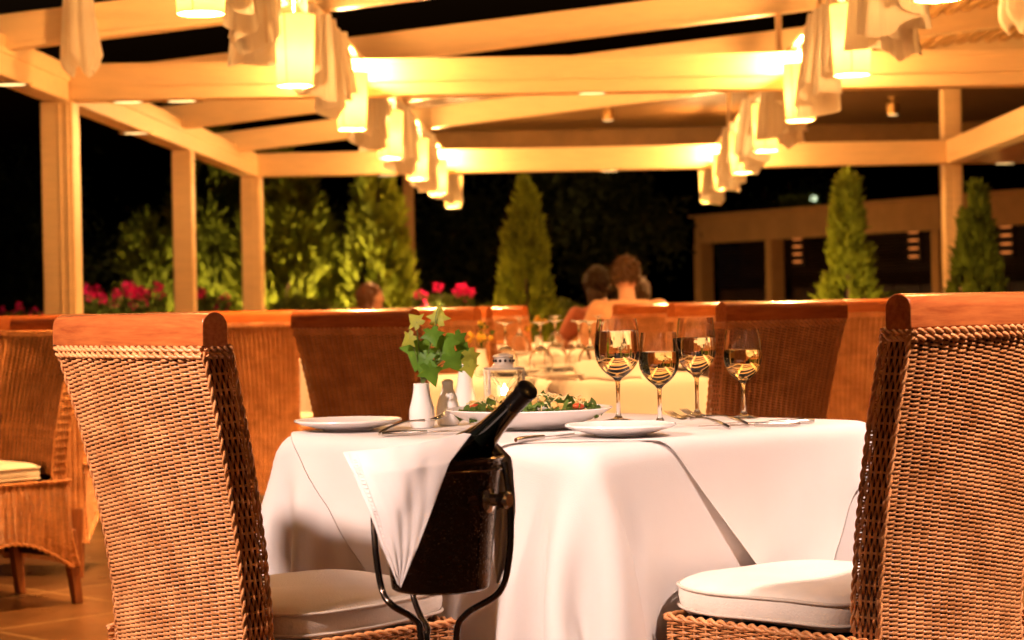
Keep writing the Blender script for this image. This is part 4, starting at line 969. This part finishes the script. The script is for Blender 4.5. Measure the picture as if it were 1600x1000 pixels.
def geranium(px, y, w, h, z0, lab, seed, nf=16):
    rng = np.random.RandomState(seed); x = XA(px, y, 1.0); t = thing('geranium', lab, 'plant', (x, y, z0), 0, 'flowering geraniums in the planter')
    n = 1300; pos = np.stack([rng.uniform(-w, w, n), rng.normal(0, .08, n), h*.75*rng.random_sample(n)**.8], 1); mb = MB(); frond_cloud(pos, rng.normal(0, 1, (n, 3))+[0, 0, .5], .05, .022, rng, mb); mb.build('leaves', 'plant', t, smooth=0)
    fb, sb2 = MB(), MB()
    for i in range(nf):
        p = np.array([rng.uniform(-w, w), rng.uniform(-.10, -.0), h*(.55+.5*rng.random_sample())]); sb2.tube([(p[0]*.8, 0, .02), tuple(p)], .004, 4)
        m_ = 22; q = rng.normal(0, 1, (m_, 3)); q /= np.linalg.norm(q, axis=1)[:, None]; frond_cloud(p+q*.026, q+rng.normal(0, .3, (m_, 3)), .036, .020, rng, fb)
    fb.build('blossoms', 'petal', t, smooth=0); sb2.build('stems', 'stem', t)
geranium(196, 19.55, .36, .42, .83, 'red geranium left of the middle left post', 1, 26)
geranium(322, 19.55, .22, .38, .83, 'red geranium between the middle and far left posts', 2, 20)
geranium(692, 19.55, .28, .36, .83, 'red geranium clump right of the tall cypress', 3, 12)
geranium(35, 19.55, .22, .24, .83, 'red geranium at the left frame edge', 4, 8)
def shrub(px, y, r, z, lab, seed, grp='low shrubs in the planter'):
    rng = np.random.RandomState(seed); t = thing('shrub', lab, 'shrub', (XA(px, y, z), y, .83), 0, grp); n = 2200
    MB().tube([(0,0,0),(0,0,.12)], .012, 6).build('stem', 'bark', t)
    pos = rng.normal(0, 1, (n, 3)); pos /= np.linalg.norm(pos, axis=1)[:, None]; pos *= (rng.random_sample(n)**.4)[:, None]*[r, .2, r*.7]; pos[:, 2] = np.abs(pos[:, 2]); mb = MB()
    frond_cloud(pos, rng.normal(0, 1, (n, 3))+[0, 0, 1], .07, .02, rng, mb); mb.build('leaves', 'plant', t, smooth=0)
for i, (px, r, lab) in enumerate(((870, .28, 'low shrub at the foot of the pale lit cypress'), (760, .2, 'low shrub left of the pale lit cypress'), (1400, .3, 'low shrub right of the left of the two right cypresses'), (470, .4, 'low shrub below the broad conifer'), (1560, .25, 'low shrub at far right below the dim cypress'))):
    shrub(px, 19.55, r, .95, lab, 40+i)

# ---------------------------------------------------------------- garden building at right
A = np.array([P(1086, 345, 30.).x, 30.0]); B = np.array([P(1700, 345, 23.6).x, 23.6]); dv = (B-A)/np.linalg.norm(B-A); ang = math.atan2(dv[1], dv[0]); LEN = float(np.linalg.norm(B-A))
gb = thing('garden_building', 'low tan building with dark louvred bays in the dark at right', 'building', (A[0], A[1], 0), ang)
def gx(px):                                          # distance along the front at column px
    k = (px-800)/FPX; t = (k*A[1]-A[0])/(dv[0]-k*dv[1]); return t
MB().box(0, LEN, -.02, .25, 1.86, 2.24).build('fascia', 'plaster', gb, bevel=.01)
MB().box(-.05, LEN, -.10, .30, 2.241, 2.28).build('coping', 'plaster', gb, bevel=.01)
MB().box(.02, LEN, .8, .95, 0, 2.23).build('back_wall', 'darkwood', gb, smooth=0)
MB().box(.02, LEN, .25, .8, 2.15, 2.22).build('roof_slab', 'darkwood', gb, smooth=0)
for px, w in ((1086, .16), (1197, .13), (1456, .14), (1640, .14)):
    x = gx(px); MB().box(x, x+w, 0, .24, 0, 1.859).build('pillar', 'plaster', gb, bevel=.01)
def bay(p0, p1):
    x0, x1 = gx(p0)+.16, gx(p1)-.02; lv = MB(); n = 15
    for i in range(n): z = 1.22+i*.042; lv.bar((x0, .32, z), (x1, .32, z), .05, .006, up=(0,-.6,1))
    s = lv.build('louvre_shutter', 'darkwood', gb)
    dr = MB(); m_ = max(2, int((x1-x0)/.45))
    for i in range(m_):
        a = x0+(x1-x0)*i/m_; b = x0+(x1-x0)*(i+1)/m_; dr.box(a+.01, b-.01, .33, .37, .02, 1.18)
    dr.build('door_leaf', 'darkwood', gb, bevel=.006)
bay(1086, 1197); bay(1197, 1456); bay(1456, 1640)
for px, lab in ((1225, 'painted lamp reflection on the shutters, left in the widest dark bay'), (1406, 'painted lamp reflection on the shutters, right in the widest dark bay'), (1550, 'painted lamp reflection on the shutters beyond the dim cypress'), (1597, 'painted lamp reflection on the shutters at the right frame edge')):
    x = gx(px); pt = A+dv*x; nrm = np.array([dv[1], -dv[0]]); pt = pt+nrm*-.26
    t = thing('louvre_reflection', lab, 'lamp', (pt[0], pt[1], 1.50), ang, 'lamp reflections painted on the garden building')  # no lamp: glowing strips stand for lamp reflections in the shutters
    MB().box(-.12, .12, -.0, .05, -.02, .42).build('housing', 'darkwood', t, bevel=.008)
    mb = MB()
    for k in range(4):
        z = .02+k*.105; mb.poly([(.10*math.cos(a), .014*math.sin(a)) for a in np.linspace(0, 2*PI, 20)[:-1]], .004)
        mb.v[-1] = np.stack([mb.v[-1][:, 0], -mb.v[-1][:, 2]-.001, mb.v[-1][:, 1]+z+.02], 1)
    mb.build('reflection_strips', 'reflection', t)
gp = A+dv*gx(1264)+np.array([-dv[1], dv[0]])*.12
gl = thing('globe_lamp', 'small pale globe lamp on the garden building roof beside the leafy plant', 'lamp', (gp[0], gp[1], 2.28)); MB().ball((0,0,.11), .045, 10).build('globe', 'globe', gl); MB().lathe([(.001,0),(.04,0),(.038,.02),(.012,.03),(.012,.07),(.001,.07)]).build('base', 'darkwood', gl)
rng_ = np.random.RandomState(77); gp = A+dv*gx(1240)+np.array([-dv[1], dv[0]])*.12
t = thing('roof_plant', 'leafy plant on the garden building roof beside the globe lamp', 'plant', (gp[0], gp[1], 2.28), ang); n_ = 420
MB().tube([(-.2,0,0),(0,0,.03),(.25,0,.08)], .008, 6).build('stem', 'bark', t)
mb = MB(); frond_cloud(np.stack([rng_.uniform(-.34,.36,n_), rng_.normal(0,.04,n_), .01+.13*rng_.random_sample(n_)], 1), rng_.normal(0,1,(n_,3))+[.3,0,.5], .09, .03, rng_, mb); mb.build('leaves', 'plant', t, smooth=0)


def added_spike_light(x, y, z, tgt, w, lab):  # unseen spotlights added to brighten trees, flowers and the garden building
    t = thing('added_spotlight', lab, 'spotlight', (x, y, z), 0, 'small added spotlights'); d = (Vector(tgt)-Vector((x, y, z+.12))).normalized()
    MB().tube([(0,0,-.05),(0,0,.10)], .008, 6).build('spike', 'darkwood', t)
    MB().lathe([(.02,-.05),(.03,-.03),(.032,.03),(.028,.03),(.02,-.02),(.001,-.02)], k=16).xf(Matrix.Translation((0,0,.12)) @ d.to_track_quat('Z','Y').to_matrix().to_4x4()).build('housing', 'darkwood', t)
    light('spot_light', Vector((0,0,.12))+d*.035, w, (1,.60,.20), .03, t, 'SPOT', d.to_track_quat('-Z','Y').to_euler(), 2.3)
added_spike_light(XA(500, 20.3, .8), 20.3, .0, (XA(470, 21.4, 1.6), 21.4, 1.7), 320, 'small added spotlight at the foot of the broad conifer')
added_spike_light(XA(270, 20.4, .8), 20.4, .0, (XA(310, 21.6, 1.6), 21.6, 1.5), 180, 'small added spotlight at the foot of the dark conifer')
added_spike_light(XA(690, 19.42, .8), 19.42, .83, (XA(640, 20.5, 1.3), 20.5, 1.4), 28, 'small added spotlight in the planter by the right geranium clump')
added_spike_light(XA(120, 19.2, .8), 18.9, .0, (XA(250, 19.5, 1.2), 19.55, 1.15), 60, 'small added spotlight before the left geraniums')
for i, (px, w) in enumerate(((1160, 30), (1400, 34))):
    bp_ = A+dv*gx(px)+np.array([dv[1], -dv[0]])*2.6
    added_spike_light(bp_[0], bp_[1], .0, (A+dv*gx(px)).tolist()+[2.4], w, 'small added spotlight in front of the %s of the garden building' % ('left end', 'widest bay')[i])
for px, y, w, nm in ((905, 13.6, 100, 'the pale lit middle cypress'), (1290, 14.7, 50, 'the cypress left of the right post'), (1500, 15.9, 6, 'the dim cypress right of the right post')):
    added_spike_light(XA(px, y, .5), y, .0, (XA(px-40 if px == 905 else px+25, y+1.2, 1.4), y+1.1, 1.4), w, f'small added spotlight at the foot of {nm}')

# ================================================================= PEOPLE
def capsule(mb, a, b, ra, rb, n=8):
    a, b = Vector(a), Vector(b); L = (b-a).length; q = max(2, int(L/.03)); pts = [a.lerp(b, i/q) for i in range(q+1)]
    d = (b-a).normalized(); pts = [a-d*ra*.8, a-d*ra*.5]+pts+[b+d*rb*.5, b+d*rb*.8]
    r = [ra*.55, ra*.86]+[ra+(rb-ra)*i/q for i in range(q+1)]+[rb*.86, rb*.55]; mb.tube(pts, r, 14)
def person(name_label, loc, rz, hair, shirt, head_yaw=0, hs=1.0, lean=.12, seed=1, longhair=False):
    t = thing('person', name_label, 'person', loc, rz, 'people dining at the back')
    b = MB(); HZ = 1.20*hs; nb = (0, .0, 1.0*hs); ly = lean
    S_ = [(sx*.185, ly*.75-.02, .985*hs) for sx in (-1, 1)]; E_ = [(sx*.27, ly+.03, .74) for sx in (-1, 1)]; Wr = [(sx*.13, ly+.27, .79) for sx in (-1, 1)]
    capsule(b, (0,-.02,.50), (0,.0,.62), .15, .14); capsule(b, (0,0,.62), (0,ly*.6,.86), .14, .155); capsule(b, (-.09,ly*.7,.93*hs), (.09,ly*.7,.93*hs), .105, .105); capsule(b, (0,ly*.7,.97*hs), (0,ly+.02,1.10*hs), .055, .05)
    hc = Vector((0, ly+.045, HZ)); b.ball(hc, .092, 12, (.84, 1.0, 1.2)); b.ball(hc+Vector((0,.025,-.055)), .062, 8, (.95,1,.9))
    cy, sy = math.cos(head_yaw), math.sin(head_yaw)
    def H(x, y, z): return (hc.x+x*cy-y*sy, hc.y+x*sy+y*cy, hc.z+z)
    b.ball(H(0,.098,-.012), .014, 6, (.8,1.2,1.5)); b.ball(H(0,.09,-.055), .016, 6, (1.6,.6,.45)); b.ball(H(0,.075,-.093), .02, 6)
    for sx in (-1, 1): b.ball(H(sx*.079, 0, -.01), .017, 6, (.5,1,1.5)); b.ball(H(sx*.032,.082,.016), .012, 6, (1.3,.5,.7))
    for i, sx in enumerate((-1, 1)):
        capsule(b, S_[i], E_[i], .052, .042); capsule(b, E_[i], Wr[i], .041, .027); w = Vector(Wr[i]); b.ball(w+Vector((0,.045,0)), .038, 8, (.95,1.15,.42))
        for k in range(4): x = (k-1.5)*.019; l = (.062,.072,.068,.052)[k]; b.tube([w+Vector((x,.07,.0)), w+Vector((x,.07+l*.5,.006)), w+Vector((x,.07+l,-.010))], [.009,.008,.0065], 7)
        b.tube([w+Vector((-sx*.03,.03,0)), w+Vector((-sx*.055,.065,0)), w+Vector((-sx*.058,.09,-.006))], [.011,.009,.008], 7)
        capsule(b, (sx*.09, .02, .50), (sx*.12, .42, .52), .082, .058); capsule(b, (sx*.12,.42,.52), (sx*.12,.44,.10), .055, .038); capsule(b, (sx*.12,.42,.05), (sx*.125,.56,.03), .035, .028)
    o = b.build('body', 'skin', t, smooth=180); q = o.modifiers.new('rm', 'REMESH'); q.mode = 'VOXEL'; q.voxel_size = .008; q.use_smooth_shade = True
    q = o.modifiers.new('sm', 'SMOOTH'); q.iterations = 3
    c = MB(); capsule(c, (0,-.02,.47), (0,.0,.62), .165, .155); capsule(c, (0,0,.62), (0,ly*.6,.86), .155, .168); capsule(c, (-.10,ly*.7,.93*hs), (.10,ly*.7,.93*hs), .112, .112)
    for i, sx in enumerate((-1, 1)): capsule(c, S_[i], tuple(Vector(S_[i]).lerp(Vector(E_[i]), .6)), .064, .058)
    o = c.build('shirt', shirt, t, smooth=180); q = o.modifiers.new('rm', 'REMESH'); q.mode = 'VOXEL'; q.voxel_size = .012; q.use_smooth_shade = True; q = o.modifiers.new('sm', 'SMOOTH'); q.iterations = 6
    c = MB()
    for sx in (-1, 1): capsule(c, (sx*.09, .0, .50), (sx*.12, .43, .525), .094, .07); capsule(c, (sx*.12,.43,.52), (sx*.12,.44,.12), .07, .055)
    o = c.build('trousers', 'hair_d', t, smooth=180); q = o.modifiers.new('rm', 'REMESH'); q.mode = 'VOXEL'; q.voxel_size = .014; q.use_smooth_shade = True
    h_ = MB(); rng = np.random.RandomState(seed); n = 1500
    h_.ball(H(0,-.014,.016), .089, 12, (.90,1.0,1.14))
    a, zz = rng.uniform(0, 2*PI, n), rng.uniform(-.6, 1, n); rr = np.sqrt(1-zz*zz); keep = ~((np.sin(a) > .15) & (zz < .45)); a, zz, rr = a[keep], zz[keep], rr[keep]
    c0 = np.array(H(0,-.014,.018)); dirs = np.stack([rr*np.cos(a+head_yaw), rr*np.sin(a+head_yaw), zz], 1); pos = c0+dirs*np.array([.080,.088,.100]); frond_cloud(pos, dirs*.3+np.array([0,0,-.8])+rng.normal(0,.3,dirs.shape), .030, .005, rng, h_)
    if longhair: h_.ball(H(0,-.045,-.07), .068, 10, (1.05,.7,1.4))
    h_.build('hair', hair, t, smooth=60)
    return t
py_ = 12.4
person('person seen from behind with short brown hair and a peach shirt', (XA(985, py_, 1.0), py_, 0), math.radians(6), 'hair_b', 'shirt', hs=.985, seed=2)
person('person in a pale shirt half hidden to the right of the man in peach', (XA(992, 13.1, 1.0), 13.1, 0), math.radians(-10), 'hair_b', 'shirt2', hs=.89, seed=3)
person('person with dark hair and bare arms left of the man in peach', (XA(950, 13.0, 1.0), 13.0, 0), math.radians(20), 'hair_d', 'shirt3', head_yaw=-.5, hs=.945, seed=4, longhair=True)
person('person with auburn hair low behind the brown wicker chair', (XA(548, 15.0, 1.0), 15.0, 0), math.radians(-60), 'hair_r', 'shirt3', hs=.90, seed=5, longhair=True)

# ---------------------------------------------------------------- added floodlights out of view, standing in for unseen lamps near the front table
def flood(loc, target, watts, lab, ang=50):
    t = thing('added_floodlight', lab, 'added_floodlight', (loc[0], loc[1], 0), 0, 'added lamps on poles behind the viewer, out of view')
    MB().tube([(0,0,0),(0,0,loc[2]-.12)], .022, 10).build('pole', 'iron', t)
    d = (Vector(target)-Vector(loc)).normalized(); R = Matrix.Translation((0,0,loc[2])) @ d.to_track_quat('Z', 'Y').to_matrix().to_4x4()
    MB().lathe([(.05,-.12),(.06,-.1),(.085,.0),(.088,.02),(.080,.02),(.06,-.08),(.001,-.09)], k=24).xf(R).build('housing', 'darkwood', t)
    light('added_flood_light', Vector((0,0,loc[2]))+d*.03, watts, NEAR, .07, t, 'SPOT', d.to_track_quat('-Z', 'Y').to_euler(), math.radians(ang))
flood((-1.75, 2.1, 2.25), (-.60, 3.66, .66), KEY_L_W, 'added lamp on a pole left of the viewer, out of view', 45)
flood((1.5, 2.45, 2.85), (.90, 3.72, .66), KEY_R_W, 'added lamp on a pole right of the viewer, out of view', 43)
